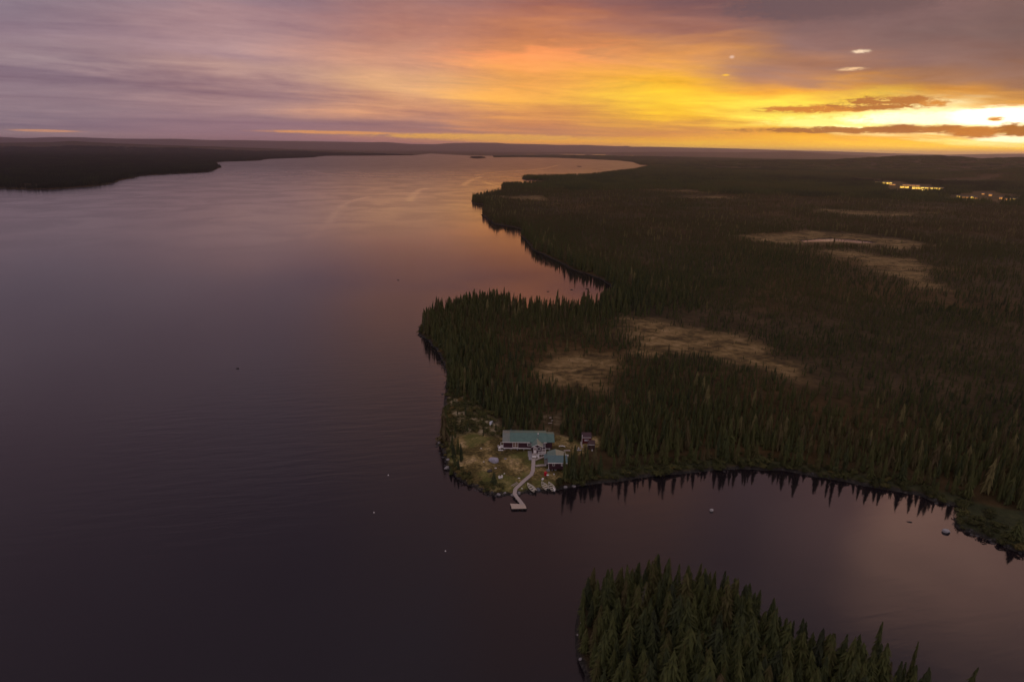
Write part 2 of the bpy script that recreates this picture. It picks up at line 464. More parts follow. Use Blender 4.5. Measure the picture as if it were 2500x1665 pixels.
def poly_dist(X, Y, poly):
    """unsigned distance to the outline and inside test"""
    P = np.array(poly)
    Q = np.roll(P, -1, axis=0)
    d2 = np.full(X.shape, 1e30)
    ins = np.zeros(X.shape, bool)
    for (ax, ay), (bx, by) in zip(P, Q):
        ex, ey = bx - ax, by - ay
        L2 = ex * ex + ey * ey + 1e-9
        t = np.clip(((X - ax) * ex + (Y - ay) * ey) / L2, 0, 1)
        dx, dy = X - ax - t * ex, Y - ay - t * ey
        np.minimum(d2, dx * dx + dy * dy, out=d2)
        if ay != by:
            c = ((ay > Y) != (by > Y)) & (X < (bx - ax) * (Y - ay) / (by - ay) + ax)
            ins ^= c
    return np.sqrt(d2), ins


def in_box(X, Y, poly, m):
    P = np.array(poly)
    return (X > P[:, 0].min() - m) & (X < P[:, 0].max() + m) & (Y > P[:, 1].min() - m) & (Y < P[:, 1].max() + m)


def local_poly(X, Y, poly, m):
    """signed distance, positive inside, -m outside the box"""
    s = np.full(X.shape, -float(m))
    k = in_box(X, Y, poly, m)
    if k.any():
        d, i = poly_dist(X[k], Y[k], poly)
        s[k] = np.where(i, d, -np.minimum(d, m))
    return s


def shore_sd(X, Y):
    """signed distance to the shore: positive on land"""
    d, i = poly_dist(X, Y, LAKE)
    sd = np.where(i, -d, d)
    for P in LAND_ISLES:
        s = local_poly(X, Y, P, 4000 if P is not ISLET else 400)
        sd = np.maximum(sd, s)
    R = np.hypot(X, Y)
    for P in PONDS:
        s = local_poly(X, Y, P, 300)
        sd = np.where(s > -299, np.minimum(sd, -s), sd)
    amp = np.clip(R / 260.0, 0.35, 9.0) * sst(R, 0, 120)
    sd = sd + (fbm(X, Y, 7.0, 3) - 0.5) * 2.0 * amp * np.clip(np.abs(sd) + 0.6, 0, 1)
    return sd


def smooth_interp(x, xs, ys):
    return np.interp(x, xs, ys)


HILLS = [
    (23000, 3200, [(-700, 330), (-300, 334), (0, 335), (60, 338), (133, 335.5), (200, 336), (290, 339.5), (430, 340), (520, 343), (560, 342.5), (700, 345), (800, 346), (900, 348),
                   (940, 347.6), (1000, 352), (1060, 353), (1100, 350), (1156, 349), (1215, 349.6), (1233, 351.4), (1317, 352.5), (1368, 354.7), (1431, 354.3), (1503, 357.3), (1534, 357),
                   (1542, 359), (1590, 359), (1700, 361), (1781, 363), (1913, 367), (2046, 370.5), (2152, 374), (2311, 378), (2444, 376), (2500, 376), (2900, 384), (3300, 392)]),
    (13000, 1600, [(1100, 372), (1500, 372), (1650, 371), (1800, 372), (1887, 371.5), (1940, 370), (2000, 374), (2060, 378), (2150, 382), (2400, 388), (3300, 402)]),
    (9000, 1800, [(-700, 345), (-300, 350), (0, 349), (120, 347.5), (178, 344.5), (215, 347), (300, 351), (416, 355), (520, 358), (700, 364), (900, 371)]),
    (4500, 750, [(1550, 402), (1700, 396), (1850, 394), (2002, 393), (2060, 391), (2140, 387), (2210, 383.5), (2311, 384), (2362, 388.5), (2413, 390), (2500, 387.5), (2700, 386), (3300, 398)]),
    (2900, 300, [(1900, 440), (2200, 432), (2330, 424), (2420, 420), (2500, 414), (2700, 408), (3300, 400)]),
]
_H = []
for Rk, Wk, prof in HILLS:
    a = [azel(u, v) for u, v in prof]
    xs = [q[0] for q in a]
    hs = [CAM_H + math.tan(math.radians(q[1])) * Rk for q in a]
    xs = [xs[0] - 6] + xs + [xs[-1] + 6]
    hs = [0] + hs + [0]
    _H.append((Rk, Wk, xs, hs))


def height(X, Y, sd=None):
    if sd is None:
        sd = shore_sd(X, Y)
    R = np.hypot(X, Y)
    A = np.degrees(np.arctan2(X, Y))
    land = np.clip(sd, 0, None)
    h = 0.75 * (1 - np.exp(-land / 0.9)) + 1.4 * (1 - np.exp(-land / 14.0))
    inl = sst(land, 5, 60)
    h = h + inl * (fbm(X, Y, 60, 3) - 0.45) * 1.6
    big = sst(land, 60, 900)
    h = h + big * np.clip(R - 700, 0, 9000) / 9000.0 * 26.0 * (fbm(X, Y, 1500, 3)) + big * 2.0 * fbm(X, Y, 260, 2)
    for Rk, Wk, xs, hs in _H:
        wob = 1 + 0.10 * (fbm(A * 40, R * 0 + Rk, 60, 3) - 0.5)
        Rr = R + (fbm(A * 30 + Rk, R * 0.0, 90, 2) - 0.5) * Wk * 0.5
        hk = np.interp(A, xs, hs)
        h = np.maximum(h, hk * np.exp(-((Rr - Rk) / Wk) ** 2) * sst(land, 0, 600) * np.where(Rk > 8000, 1.0, wob))
    h = np.where(sd < 0, np.maximum(-3.0, sd * 0.5), h)
    return h


# ------------------------------------------------------------------ the ground: one polar sheet out to the horizon
def polar(radii, azs):
    A, Rr = np.meshgrid(np.radians(azs), radii)
    X, Y = (Rr * np.sin(A)).ravel(), (Rr * np.cos(A)).ravel()
    nr, na = len(radii), len(azs)
    i, j = np.meshgrid(np.arange(nr - 1), np.arange(na - 1), indexing='ij')
    a = (i * na + j).ravel()
    b = (i * na + j + 1).ravel()
    c = ((i + 1) * na + j + 1).ravel()
    d = ((i + 1) * na + j).ravel()
    return X, Y, np.stack([a, b, c, d], 1)


radii = [2.0, 20.0, 45.0, 60.0]
while radii[-1] < 46000:
    r = radii[-1]
    g = 0.0058 if r < 500 else (0.008 if r < 2500 else 0.012)
    radii.append(r * (1 + g))
azs = list(np.linspace(-180, -46, 50)) + list(np.arange(-45.9, 46.0, 0.078)) + list(np.linspace(46.3, 180, 50))
GX, GY, GF = polar(np.array(radii), np.array(azs))
GSD = shore_sd(GX, GY)
GZ = height(GX, GY, GSD)
# small relief of hummocks near the camera
GR = np.hypot(GX, GY)
GZ = GZ + (GSD > 0.3) * (GR < 900) * (fbm(GX, GY, 3.0, 2) - 0.5) * 0.35


def mask(X, Y, polys, soft, wob=0.0):
    m = np.zeros(X.shape)
    R = np.hypot(X, Y)
    for P in polys:
        s = local_poly(X, Y, P, 120)
        k = s > -119
        if k.any():
            w = np.clip(R[k] / 400.0, 0.6, 6)
            v = s[k] + (fbm(X[k], Y[k], 22, 4) - 0.56) * wob * w
            m[k] = np.maximum(m[k], sst(v, -soft * 0.5 * w, soft * 0.5 * w))
    return m


def bog_at(X, Y):
    return np.maximum(mask(X, Y, BOGS[:11], 26.0, 30.0), 0.2 * mask(X, Y, BOGS[11:], 12.0, 16.0))


G_bog = bog_at(GX, GY)
G_clear = mask(GX, GY, [CLEAR], 3.0, 3.0)
G_scrub = np.maximum(mask(GX, GY, [SCRUB], 5.0, 4.0), 0.22 * mask(GX, GY, [TRAIL], 3.0, 3.0))
G_spit = np.maximum(mask(GX, GY, [SPIT], 3.0, 3.0), sst(GSD, 0.5, 1.5) * (1 - sst(GSD, 3.5, 6.0)) * (GX > px(1400, 1150)[0]) * (GR < 400) * 0.9)


def ground_mat():
    m = bpy.data.materials.new("ground")
    m.use_nodes = True
    T = NT(m.node_tree)
    geo = T.node('ShaderNodeNewGeometry').outputs['Position']
    at = lambda n: T.node('ShaderNodeAttribute', attribute_name=n).outputs['Fac']
    bog, clr, scr, sd = at('bog'), at('clear'), at('scrub'), at('shore')
    nA = T.noise(geo, 0.35, 6, 0.62)
    nB = T.noise(geo, 0.045, 5, 0.6)
    nC = T.noise(geo, 1.6, 5, 0.6)
    nD = T.noise(geo, 0.006, 4, 0.55)
    forest = T.ramp(T.math('ADD', T.math('MULTIPLY', nA, 0.5), T.math('MULTIPLY', nB, 0.5)),
                    [(0.32, (0.022, 0.018, 0.010)), (0.47, (0.042, 0.031, 0.015)), (0.58, (0.064, 0.045, 0.023)), (0.72, (0.10, 0.072, 0.04))])
    forest = T.mix(T.smooth(nD, 0.42, 0.6), forest, T.mix(1.0, forest, (1.25, 1.05, 0.8), 'MULTIPLY'))
    # wet bog: pale dead sedge, darker strings of pools
    st = T.comb(T.math('MULTIPLY', T.sep(geo)[0], 0.06), T.math('MULTIPLY', T.sep(geo)[1], 0.10), 0.0)
    nS = T.noise(st, 1.0, 6, 0.65, 0.9)
    bogc = T.ramp(T.math('ADD', T.math('MULTIPLY', nS, 0.65), T.math('MULTIPLY', nA, 0.35)),
                  [(0.36, (0.045, 0.032, 0.016)), (0.45, (0.095, 0.066, 0.028)), (0.54, (0.205, 0.138, 0.058)), (0.66, (0.34, 0.235, 0.12))])
    # mown and trodden ground round the lodge
    cl1 = T.ramp(T.noise(geo, 0.16, 8, 0.66, 0.5), [(0.30, (0.05, 0.042, 0.018)), (0.42, (0.105, 0.082, 0.030)), (0.50, (0.15, 0.112, 0.042)), (0.57, (0.30, 0.222, 0.090)), (0.68, (0.54, 0.39, 0.21))])
    cl2 = T.ramp(nC, [(0.3, (0.3, 0.3, 0.3)), (0.5, (0.85, 0.85, 0.85)), (0.7, (1.4, 1.35, 1.25))])
    clc = T.mix(1.0, cl1, cl2, 'MULTIPLY')
    clc = T.mix(T.smooth(T.noise(geo, 0.11, 4, 0.6), 0.5, 0.6, 0, 0.65), clc, (0.105, 0.115, 0.030))
    scc = T.ramp(nA, [(0.35, (0.05, 0.045, 0.02)), (0.5, (0.14, 0.11, 0.05)), (0.66, (0.42, 0.34, 0.22))])
    col = T.mix(bog, forest, bogc)
    col = T.mix(scr, col, scc)
    col = T.mix(at('spit'), col, T.ramp(nA, [(0.35, (0.030, 0.034, 0.017)), (0.6, (0.055, 0.058, 0.026)), (0.7, (0.08, 0.068, 0.036))]))
    col = T.mix(clr, col, clc)
    # dark stones and mud at the water's edge
    edge = T.smooth(T.math('ADD', sd, T.math('MULTIPLY', T.math('SUBTRACT', nC, 0.5), 1.6)), 0.3, 1.5, 1.0, 0.0)
    stone = T.ramp(nC, [(0.4, (0.02, 0.018, 0.016)), (0.6, (0.045, 0.04, 0.036)), (0.74, (0.12, 0.11, 0.10))])
    col = T.mix(edge, col, stone)
    b = T.node('ShaderNodeBsdfPrincipled')
    T.put(b.inputs['Base Color'], col)
    b.inputs['Roughness'].default_value = 0.95
    b.inputs['Specular IOR Level'].default_value = 0.1
    bm_ = T.node('ShaderNodeBump')
    bm_.inputs['Strength'].default_value = 0.7
    bm_.inputs['Distance'].default_value = 0.5
    T.put(bm_.inputs['Height'], nC)
    T.l.new(bm_.outputs[0], b.inputs['Normal'])
    o = T.node('ShaderNodeOutputMaterial')
    T.l.new(b.outputs[0], o.inputs[0])
    return m


def set_attr(me, name, arr):
    a = me.attributes.new(name, 'FLOAT', 'POINT')
    a.data.foreach_set('value', np.asarray(arr, np.float32))


ground = mesh_obj("ground", np.stack([GX, GY, GZ], 1), GF[:, ::-1], ground_mat(), smooth=True)
tag(ground, kind='structure')
for n_, a_ in (('bog', G_bog), ('clear', G_clear), ('scrub', G_scrub), ('spit', G_spit), ('shore', np.clip(GSD, -5, 50))):
    set_attr(ground.data, n_, a_)
print("ground", len(GX))

# ------------------------------------------------------------------ the lake: water sheet at level 0
wr = [2.0, 30.0, 60.0]
while wr[-1] < 46000:
    wr.append(wr[-1] * 1.013)
waz = list(np.linspace(-180, -46, 40)) + list(np.arange(-45.5, 46.0, 0.22)) + list(np.linspace(46.5, 180, 40))
WX, WY, WF = polar(np.array(wr), np.array(waz))
SLICKS = [  # wind lines on the lake: paths in photo pixels, half width in metres
    ([(905, 480), (870, 488), (838, 500), (820, 520), (800, 545)], 5.0, 1.0),
    ([(800, 545), (775, 570), (750, 590)], 5.0, 0.5),
    ([(1040, 460), (1020, 466), (1006, 480), (1000, 492)], 7.0, 0.9),
    ([(1175, 432), (1155, 438), (1140, 446), (1132, 453)], 8.0, 1.0),
    ([(1360, 405), (1330, 412), (1290, 416), (1220, 420), (1160, 428)], 7.0, 0.9),
    ([(1215, 455), (1185, 446), (1180, 444), (1200, 443)], 6.0, 0.9),
    ([(740, 495), (725, 500)], 4.0, 0.5),
    ([(530, 535), (505, 545)], 3.5, 0.4),
    ([(590, 745), (550, 780), (520, 820), (505, 860)], 5.0, 0.55),
    ([(210, 583), (175, 592)], 3.0, 0.4),
    ([(55, 612), (25, 616), (0, 618)], 3.5, 0.5),
    ([(70, 800), (30, 820)], 3.0, 0.3),
]
W_sl = np.zeros(WX.shape)
for path, hw, k_ in SLICKS:
    pts = [px(u, v) for u, v in path]
    for (ax, ay), (bx, by) in zip(pts[:-1], pts[1:]):
        m_ = max(60, hw * 8)
        kk = (WX > min(ax, bx) - m_) & (WX < max(ax, bx) + m_) & (WY > min(ay, by) - m_) & (WY < max(ay, by) + m_)
        if kk.any():
            x_, y_ = WX[kk], WY[kk]
            ex, ey = bx - ax, by - ay
            t = np.clip(((x_ - ax) * ex + (y_ - ay) * ey) / (ex * ex + ey * ey), 0, 1)
            d_ = np.hypot(x_ - ax - t * ex, y_ - ay - t * ey)
            W_sl[kk] = np.maximum(W_sl[kk], k_ * np.exp(-(d_ / hw) ** 2))
for P in PONDS:
    W_sl = np.where(local_poly(WX, WY, P, 60) > -25, 1.0, W_sl)
# breeze ripples west of the point, calm in the bays
cx_, cy_ = px(860, 980)
W_rip = np.exp(-(((WX - cx_) / 110.0) ** 2 + ((WY - cy_) / 120.0) ** 2))
bx_, by_ = px(1320, 560)
W_cove = np.exp(-(((WX - px(1450, 690)[0]) / 140) ** 2 + ((WY - px(1450, 690)[1]) / 150) ** 2))


def water_mat():
    m = bpy.data.materials.new("lake water")
    m.use_nodes = True
    T = NT(m.node_tree)
    geo = T.node('ShaderNodeNewGeometry').outputs['Position']
    p = T.sep(geo)
    at = lambda n: T.node('ShaderNodeAttribute', attribute_name=n).outputs['Fac']
    rip, slick, dist = at('ripple'), at('slick'), at('range')
    slick = T.math('MULTIPLY', slick, T.smooth(T.noise(geo, 0.035, 5, 0.65, 0.6), 0.36, 0.56, 0.15, 1.0))
    ca, sa = math.cos(0.20), math.sin(0.20)
    wx = T.math('ADD', T.math('MULTIPLY', p[0], ca), T.math('MULTIPLY', p[1], sa))
    wy = T.math('ADD', T.math('MULTIPLY', p[0], -sa), T.math('MULTIPLY', p[1], ca))
    v1 = T.comb(T.math('MULTIPLY', wx, 0.07), T.math('MULTIPLY', wy, 0.40), 0.0)
    n1 = T.noise(v1, 1.0, 3, 0.55, 0.5)
    v2 = T.comb(T.math('MULTIPLY', wx, 0.35), T.math('MULTIPLY', wy, 0.9), 0.0)
    n2 = T.noise(v2, 1.0, 3, 0.5)
    big = T.noise(geo, 0.012, 4, 0.6, 0.5)
    h = T.math('ADD', T.math('MULTIPLY', n1, T.math('ADD', 0.04, T.math('MULTIPLY', rip, 0.6))), T.math('MULTIPLY', n2, T.math('ADD', 0.02, T.math('MULTIPLY', rip, 0.05))))
    fade = T.lmap(dist, 150, 900, 1.0, 0.25)
    bp = T.node('ShaderNodeBump')
    bp.inputs['Distance'].default_value = 0.16
    T.put(bp.inputs['Strength'], T.math('MULTIPLY', fade, T.math('SUBTRACT', 1.0, T.math('MULTIPLY', slick, 0.9)), clamp=True))
    T.put(bp.inputs['Height'], h)
    b = T.node('ShaderNodeBsdfPrincipled')
    b.inputs['Base Color'].default_value = (0.012, 0.009, 0.011, 1)
    b.inputs['IOR'].default_value = 1.5
    rr = T.math('ADD', T.smooth(big, 0.35, 0.65, 0.07, 0.13), T.lmap(dist, 450, 3000, 0.0, 0.26))
    rr = T.math('MULTIPLY', rr, T.math('SUBTRACT', 1.0, T.math('MULTIPLY', slick, 0.5)), clamp=True)
    T.put(b.inputs['Roughness'], rr)
    T.l.new(bp.outputs[0], b.inputs['Normal'])
    o = T.node('ShaderNodeOutputMaterial')
    T.l.new(b.outputs[0], o.inputs[0])
    return m


lake = mesh_obj("lake_water", np.stack([WX, WY, WX * 0], 1), WF[:, ::-1], water_mat(), smooth=True)
tag(lake, kind='structure')
set_attr(lake.data, 'ripple', W_rip)
set_attr(lake.data, 'slick', W_sl)
set_attr(lake.data, 'range', np.hypot(WX, WY))

# ------------------------------------------------------------------ trees
def leaf_mat(name, ramp, bark=False):
    m = bpy.data.materials.new(name)
    m.use_nodes = True
    T = NT(m.node_tree)
    inst = T.node('ShaderNodeAttribute', attribute_name='tint', attribute_type='INSTANCER').outputs['Fac']
    oi = T.node('ShaderNodeObjectInfo')
    geo = T.node('ShaderNodeNewGeometry').outputs['Position']
    n = T.noise(geo, 1.3, 3, 0.6)
    v = T.math('ADD', inst, T.math('ADD', T.math('MULTIPLY', T.math('SUBTRACT', n, 0.5), 0.5), T.math('MULTIPLY', T.math('SUBTRACT', oi.outputs['Random'], 0.5), 0.26)))
    col = T.ramp(v, ramp)
    b = T.node('ShaderNodeBsdfPrincipled')
    T.put(b.inputs['Base Color'], col)
    b.inputs['Roughness'].default_value = 0.9
    b.inputs['Specular IOR Level'].default_value = 0.12
    o = T.node('ShaderNodeOutputMaterial')
    T.l.new(b.outputs[0], o.inputs[0])
    return m


NEEDLE = leaf_mat("spruce needles", [(0.0, (0.024, 0.026, 0.018)), (0.22, (0.050, 0.059, 0.025)), (0.40, (0.080, 0.086, 0.028)), (0.55, (0.080, 0.068, 0.028)),
                                     (0.72, (0.088, 0.066, 0.034)), (0.86, (0.125, 0.108, 0.045)), (1.0, (0.165, 0.140, 0.058))])
BUSH = leaf_mat("shrub leaves", [(0.0, (0.035, 0.036, 0.014)), (0.4, (0.075, 0.075, 0.026)), (0.7, (0.12, 0.09, 0.03)), (1.0, (0.2, 0.12, 0.05))])


def plain(name, c, rough=0.8, noise=0.0, scale=6.0, metal=0.0, spec=0.3, bump=0.0, stretch=None):
    m = bpy.data.materials.new(name)
    m.use_nodes = True
    T = NT(m.node_tree)
    b = T.node('ShaderNodeBsdfPrincipled')
    if noise:
        tc = T.node('ShaderNodeTexCoord').outputs['Object']
        if stretch:
            tc = T.vmath('MULTIPLY', tc, stretch)
        n = T.noise(tc, scale, 5, 0.65)
        k = T.lmap(n, 0.3, 0.7, 1 - noise, 1 + noise)
        T.put(b.inputs['Base Color'], T.mix(1.0, tuple(c), T.comb(k, k, k), 'MULTIPLY'))
        if bump:
            bp = T.node('ShaderNodeBump')
            bp.inputs['Distance'].default_value = bump
            T.put(bp.inputs['Height'], n)
            T.l.new(bp.outputs[0], b.inputs['Normal'])
    else:
        b.inputs['Base Color'].default_value = tuple(c) + (1,)
    b.inputs['Roughness'].default_value = rough
    b.inputs['Metallic'].default_value = metal
    b.inputs['Specular IOR Level'].default_value = spec
    o = T.node('ShaderNodeOutputMaterial')
    T.l.new(b.outputs[0], o.inputs[0])
    return m


BARK = plain("grey bark", (0.09, 0.075, 0.06), 0.95, 0.4, 3.0)
DEADWOOD = plain("bare dead wood", (0.11, 0.095, 0.082), 0.95, 0.3, 3.0)


def spruce_mesh(name, seed, levels=20, tips=8, rad=0.15, base=0.06, club=0.0, shaggy=0.5, power=0.56):
    """crown of a spruce one unit high: whorls of drooping jagged boughs; every tier has its own tips"""
    r = random.Random(seed)
    vs, fs = [], []
    lopx, lopy = r.uniform(-1, 1), r.uniform(-1, 1)
    for i in range(levels):
        t = i / (levels - 1)
        z = base + (1 - base) * (t ** 0.93)
        w = rad * ((1 - t) ** power) * (0.82 + 0.36 * r.random()) + 0.006
        w *= min(1.0, 0.45 + t * 5.0)
        if club and t > 0.8:
            w = max(w, rad * club * (1.0 - abs(t - 0.9) * 5) * (0.8 + 0.4 * r.random()))
        dz = 0.9 * (1 - base) / levels
        k = tips if t < 0.75 else max(4, tips - 3)
        ph = r.random() * 6.28
        top = len(vs)
        vs.append((r.uniform(-1, 1) * 0.006, r.uniform(-1, 1) * 0.006, min(1.0, z + dz * 1.5)))
        ring = []
        for j in range(2 * k):
            a = ph + math.pi * j / k + r.uniform(-0.14, 0.14)
            if j % 2 == 0:
                q = w * (1 - shaggy * r.random() * 1.1)
                zz = z - dz * (0.9 + 1.1 * r.random()) - w * 0.28
            else:
                q = w * (0.30 + 0.2 * r.random())
                zz = z - dz * 0.1 * r.random()
            ring.append(len(vs))
            q *= 1 + 0.22 * (lopx * math.cos(a) + lopy * math.sin(a))
            vs.append((q * math.cos(a), q * math.sin(a), max(0.015, zz)))
        for j in range(2 * k):
            fs.append((top, ring[j], ring[(j + 1) % (2 * k)]))
    me = bpy.data.meshes.new(name)
    me.from_pydata(vs, [], fs)
    me.materials.append(NEEDLE)
    me.update()
    return me


def trunk_mesh(name, seed, r0=0.018, h=0.97, limbs=0, mat=None):
    r = random.Random(seed)
    vs, fs = [], []

    def tube(p, q, ra, rb, n=5):
        p, q = Vector(p), Vector(q)
        ax = (q - p).normalized()
        u = ax.orthogonal().normalized()
        v = ax.cross(u)
        b = len(vs)
        for c, rr in ((p, ra), (q, rb)):
            for i in range(n):
                a = 6.2832 * i / n
                vs.append(tuple(c + (u * math.cos(a) + v * math.sin(a)) * rr))
        for i in range(n):
            fs.append((b + i, b + (i + 1) % n, b + n + (i + 1) % n, b + n + i))
    tube((0, 0, -0.03), (0.004, -0.003, h * 0.5), r0, r0 * 0.6)
    tube((0.004, -0.003, h * 0.5), (0, 0, h), r0 * 0.6, r0 * 0.12)
    for i in range(limbs):
        t = 0.2 + 0.75 * (i + r.random()) / limbs
        a = r.random() * 6.28
        L = (0.13 * (1 - t) + 0.03) * (0.6 + 0.6 * r.random())
        tube((0, 0, h * t), (L * math.cos(a), L * math.sin(a), h * t - L * 0.2), r0 * 0.28, r0 * 0.08, 3)
    me = bpy.data.meshes.new(name)
    me.from_pydata(vs, [], fs)
    me.materials.append(mat or BARK)
    me.update()
    return me


def bush_mesh(name, seed, n=260, mat=None):
    """a low shrub one unit high: leaf clumps on a lumpy dome"""
    r = random.Random(seed)
    vs, fs = [], []
    lumps = [(r.uniform(-.35, .35), r.uniform(-.35, .35), r.uniform(.15, .5), r.uniform(.28, .5)) for _ in range(6)]
    for i in range(n):
        lx, ly, lz, lr = lumps[i % 6]
        d = Vector((r.gauss(0, 1), r.gauss(0, 1), abs(r.gauss(0, 1)) * 0.9 + 0.05)).normalized()
        c = Vector((lx, ly, lz)) + d * lr * r.uniform(0.75, 1.02)
        c.z = min(1, max(0.02, c.z))
        s = r.uniform(0.05, 0.11)
        a = Vector((r.gauss(0, 1), r.gauss(0, 1), r.gauss(0, 1))).normalized()
        u = a.cross(d).normalized() * s
        v = (d.cross(u).normalized() + d * 0.4).normalized() * s
        b = len(vs)
        vs += [tuple(c - u), tuple(c - v), tuple(c + u), tuple(c + v)]
        fs.append((b, b + 1, b + 2, b + 3))
    me = bpy.data.meshes.new(name)
    me.from_pydata(vs, [], fs)
    me.materials.append(mat or BUSH)
    me.update()
    return me


# ---- whole-tree meshes of the mass forest: crown and trunk in one
def joined(name, parts):
    bm = bmesh.new()
    mats = []
    for me in parts:
        off_ = len(mats)
        n0 = len(bm.faces)
        bm.from_mesh(me)
        bm.faces.ensure_lookup_table()
        for f in bm.faces[n0:]:
            f.material_index = off_
        mats.append(me.materials[0])
    out = bpy.data.meshes.new(name)
    bm.to_mesh(out)
    bm.free()
    for m in mats: out.materials.append(m)
    return out


CROWNS = [spruce_mesh("spruce_crown", 1, 20, 8, 0.165), spruce_mesh("spruce_crown", 2, 22, 8, 0.145, club=0.3), spruce_mesh("spruce_crown", 3, 18, 9, 0.19),
          spruce_mesh("spruce_crown", 4, 21, 7, 0.125, club=0.35), spruce_mesh("spruce_crown", 5, 19, 9, 0.21, power=0.75), spruce_mesh("spruce_crown", 6, 20, 8, 0.155, shaggy=0.55)]
TRUNKS = [trunk_mesh("spruce_trunk", k) for k in range(2)]
SNAG = trunk_mesh("dead_trunk", 9, 0.016, 1.0, 34, DEADWOOD)
MASS = [joined("mass_tree", [spruce_mesh("c", 20 + k, 10, 6, w, club=c), TRUNKS[0]]) for k, (w, c) in enumerate(((0.18, 0), (0.15, 0.4), (0.22, 0), (0.135, 0.4), (0.25, 0)))]
MASS.append(trunk_mesh("mass_snag", 12, 0.014, 1.0, 14, DEADWOOD))


def patch_mesh(name, seed, size=50.0, n=150):
    r = random.Random(seed)
    vs, fs = [], []
    for _ in range(n):
        x, y = r.uniform(-size / 2, size / 2), r.uniform(-size / 2, size / 2)
        h = r.uniform(5, 9.5)
        w = h * r.uniform(0.11, 0.19)
        ph = r.random() * 6
        for (z0, z1, ww) in ((0.03, 0.62, 1.0), (0.38, 1.0, 0.62)):
            b = len(vs)
            vs.append((x, y, h * z1))
            for j in range(5):
                a = ph + j * 1.2566
                q = w * ww * r.uniform(0.75, 1.15)
                vs.append((x + q * math.cos(a), y + q * math.sin(a), h * z0))
            for j in range(5):
                fs.append((b, b + 1 + j, b + 1 + (j + 1) % 5))
    me = bpy.data.meshes.new(name)
    me.from_pydata(vs, [], fs)
    me.materials.append(NEEDLE)
    me.update()
    return me


def scatter_object(name, pts, scl, rot, idx, tint, meshes, label, cat):
    """one object of stuff: points that carry instances of the given meshes (geometry nodes)"""
    me = bpy.data.meshes.new(name)
    me.vertices.add(len(pts))
    me.vertices.foreach_set('co', np.asarray(pts, np.float32).ravel())
    o = bpy.data.objects.new(name, me)
    COL.objects.link(o)
    a = me.attributes.new('scl', 'FLOAT_VECTOR', 'POINT')
    a.data.foreach_set('vector', np.asarray(scl, np.float32).ravel())
    a = me.attributes.new('rot', 'FLOAT_VECTOR', 'POINT')
    a.data.foreach_set('vector', np.asarray(rot, np.float32).ravel())
    a = me.attributes.new('idx', 'INT', 'POINT')
    a.data.foreach_set('value', np.asarray(idx, np.int32))
    a = me.attributes.new('tint', 'FLOAT', 'POINT')
    a.data.foreach_set('value', np.asarray(tint, np.float32))
    c = bpy.data.collections.new(name + "_kinds")
    for i, m in enumerate(meshes):
        q = bpy.data.objects.new("%s_kind_%02d" % (name, i), m)
        c.objects.link(q)
    ng = bpy.data.node_groups.new(name, 'GeometryNodeTree')
    ng.interface.new_socket(name='Geometry', in_out='INPUT', socket_type='NodeSocketGeometry')
    ng.interface.new_socket(name='Geometry', in_out='OUTPUT', socket_type='NodeSocketGeometry')
    N, L = ng.nodes, ng.links
    gi, go = N.new('NodeGroupInput'), N.new('NodeGroupOutput')
    ci = N.new('GeometryNodeCollectionInfo')
    ci.inputs['Collection'].default_value = c
    ci.inputs['Separate Children'].default_value = True
    ci.inputs['Reset Children'].default_value = True
    ip = N.new('GeometryNodeInstanceOnPoints')
    ip.inputs['Pick Instance'].default_value = True

    def na(nm, ty):
        n = N.new('GeometryNodeInputNamedAttribute')
        n.data_type = ty
        n.inputs['Name'].default_value = nm
        return [s for s in n.outputs if s.enabled and s.name == 'Attribute'][0]
    L.new(gi.outputs[0], ip.inputs['Points'])
    L.new(ci.outputs[0], ip.inputs['Instance'])
    L.new(na('idx', 'INT'), ip.inputs['Instance Index'])
    e2r = N.new('FunctionNodeEulerToRotation')
    L.new(na('rot', 'FLOAT_VECTOR'), e2r.inputs[0])
    L.new(e2r.outputs[0], ip.inputs['Rotation'])
    L.new(na('scl', 'FLOAT_VECTOR'), ip.inputs['Scale'])
    L.new(ip.outputs[0], go.inputs[0])
    md = o.modifiers.new("scatter", 'NODES')
    md.node_group = ng
    tag(o, label, cat, kind='stuff')
    return o


# ---- where trees stand
def sector_points(r0, r1, a0, a1, dens):
    """random points in a sector, dens = trees per square metre"""
    area = math.radians(a1 - a0) * 0.5 * (r1 * r1 - r0 * r0)
    n = int(area * dens)
    A = np.radians(rng.uniform(a0, a1, n))
    Rr = np.sqrt(rng.uniform(r0 * r0, r1 * r1, n))
    return Rr * np.sin(A), Rr * np.cos(A)


def thin(X, Y, cell):
    """at most one point per cell"""
    k = np.floor(X / cell).astype(np.int64) * 1000003 + np.floor(Y / cell).astype(np.int64)
    _, i = np.unique(k, return_index=True)
    return np.sort(i)


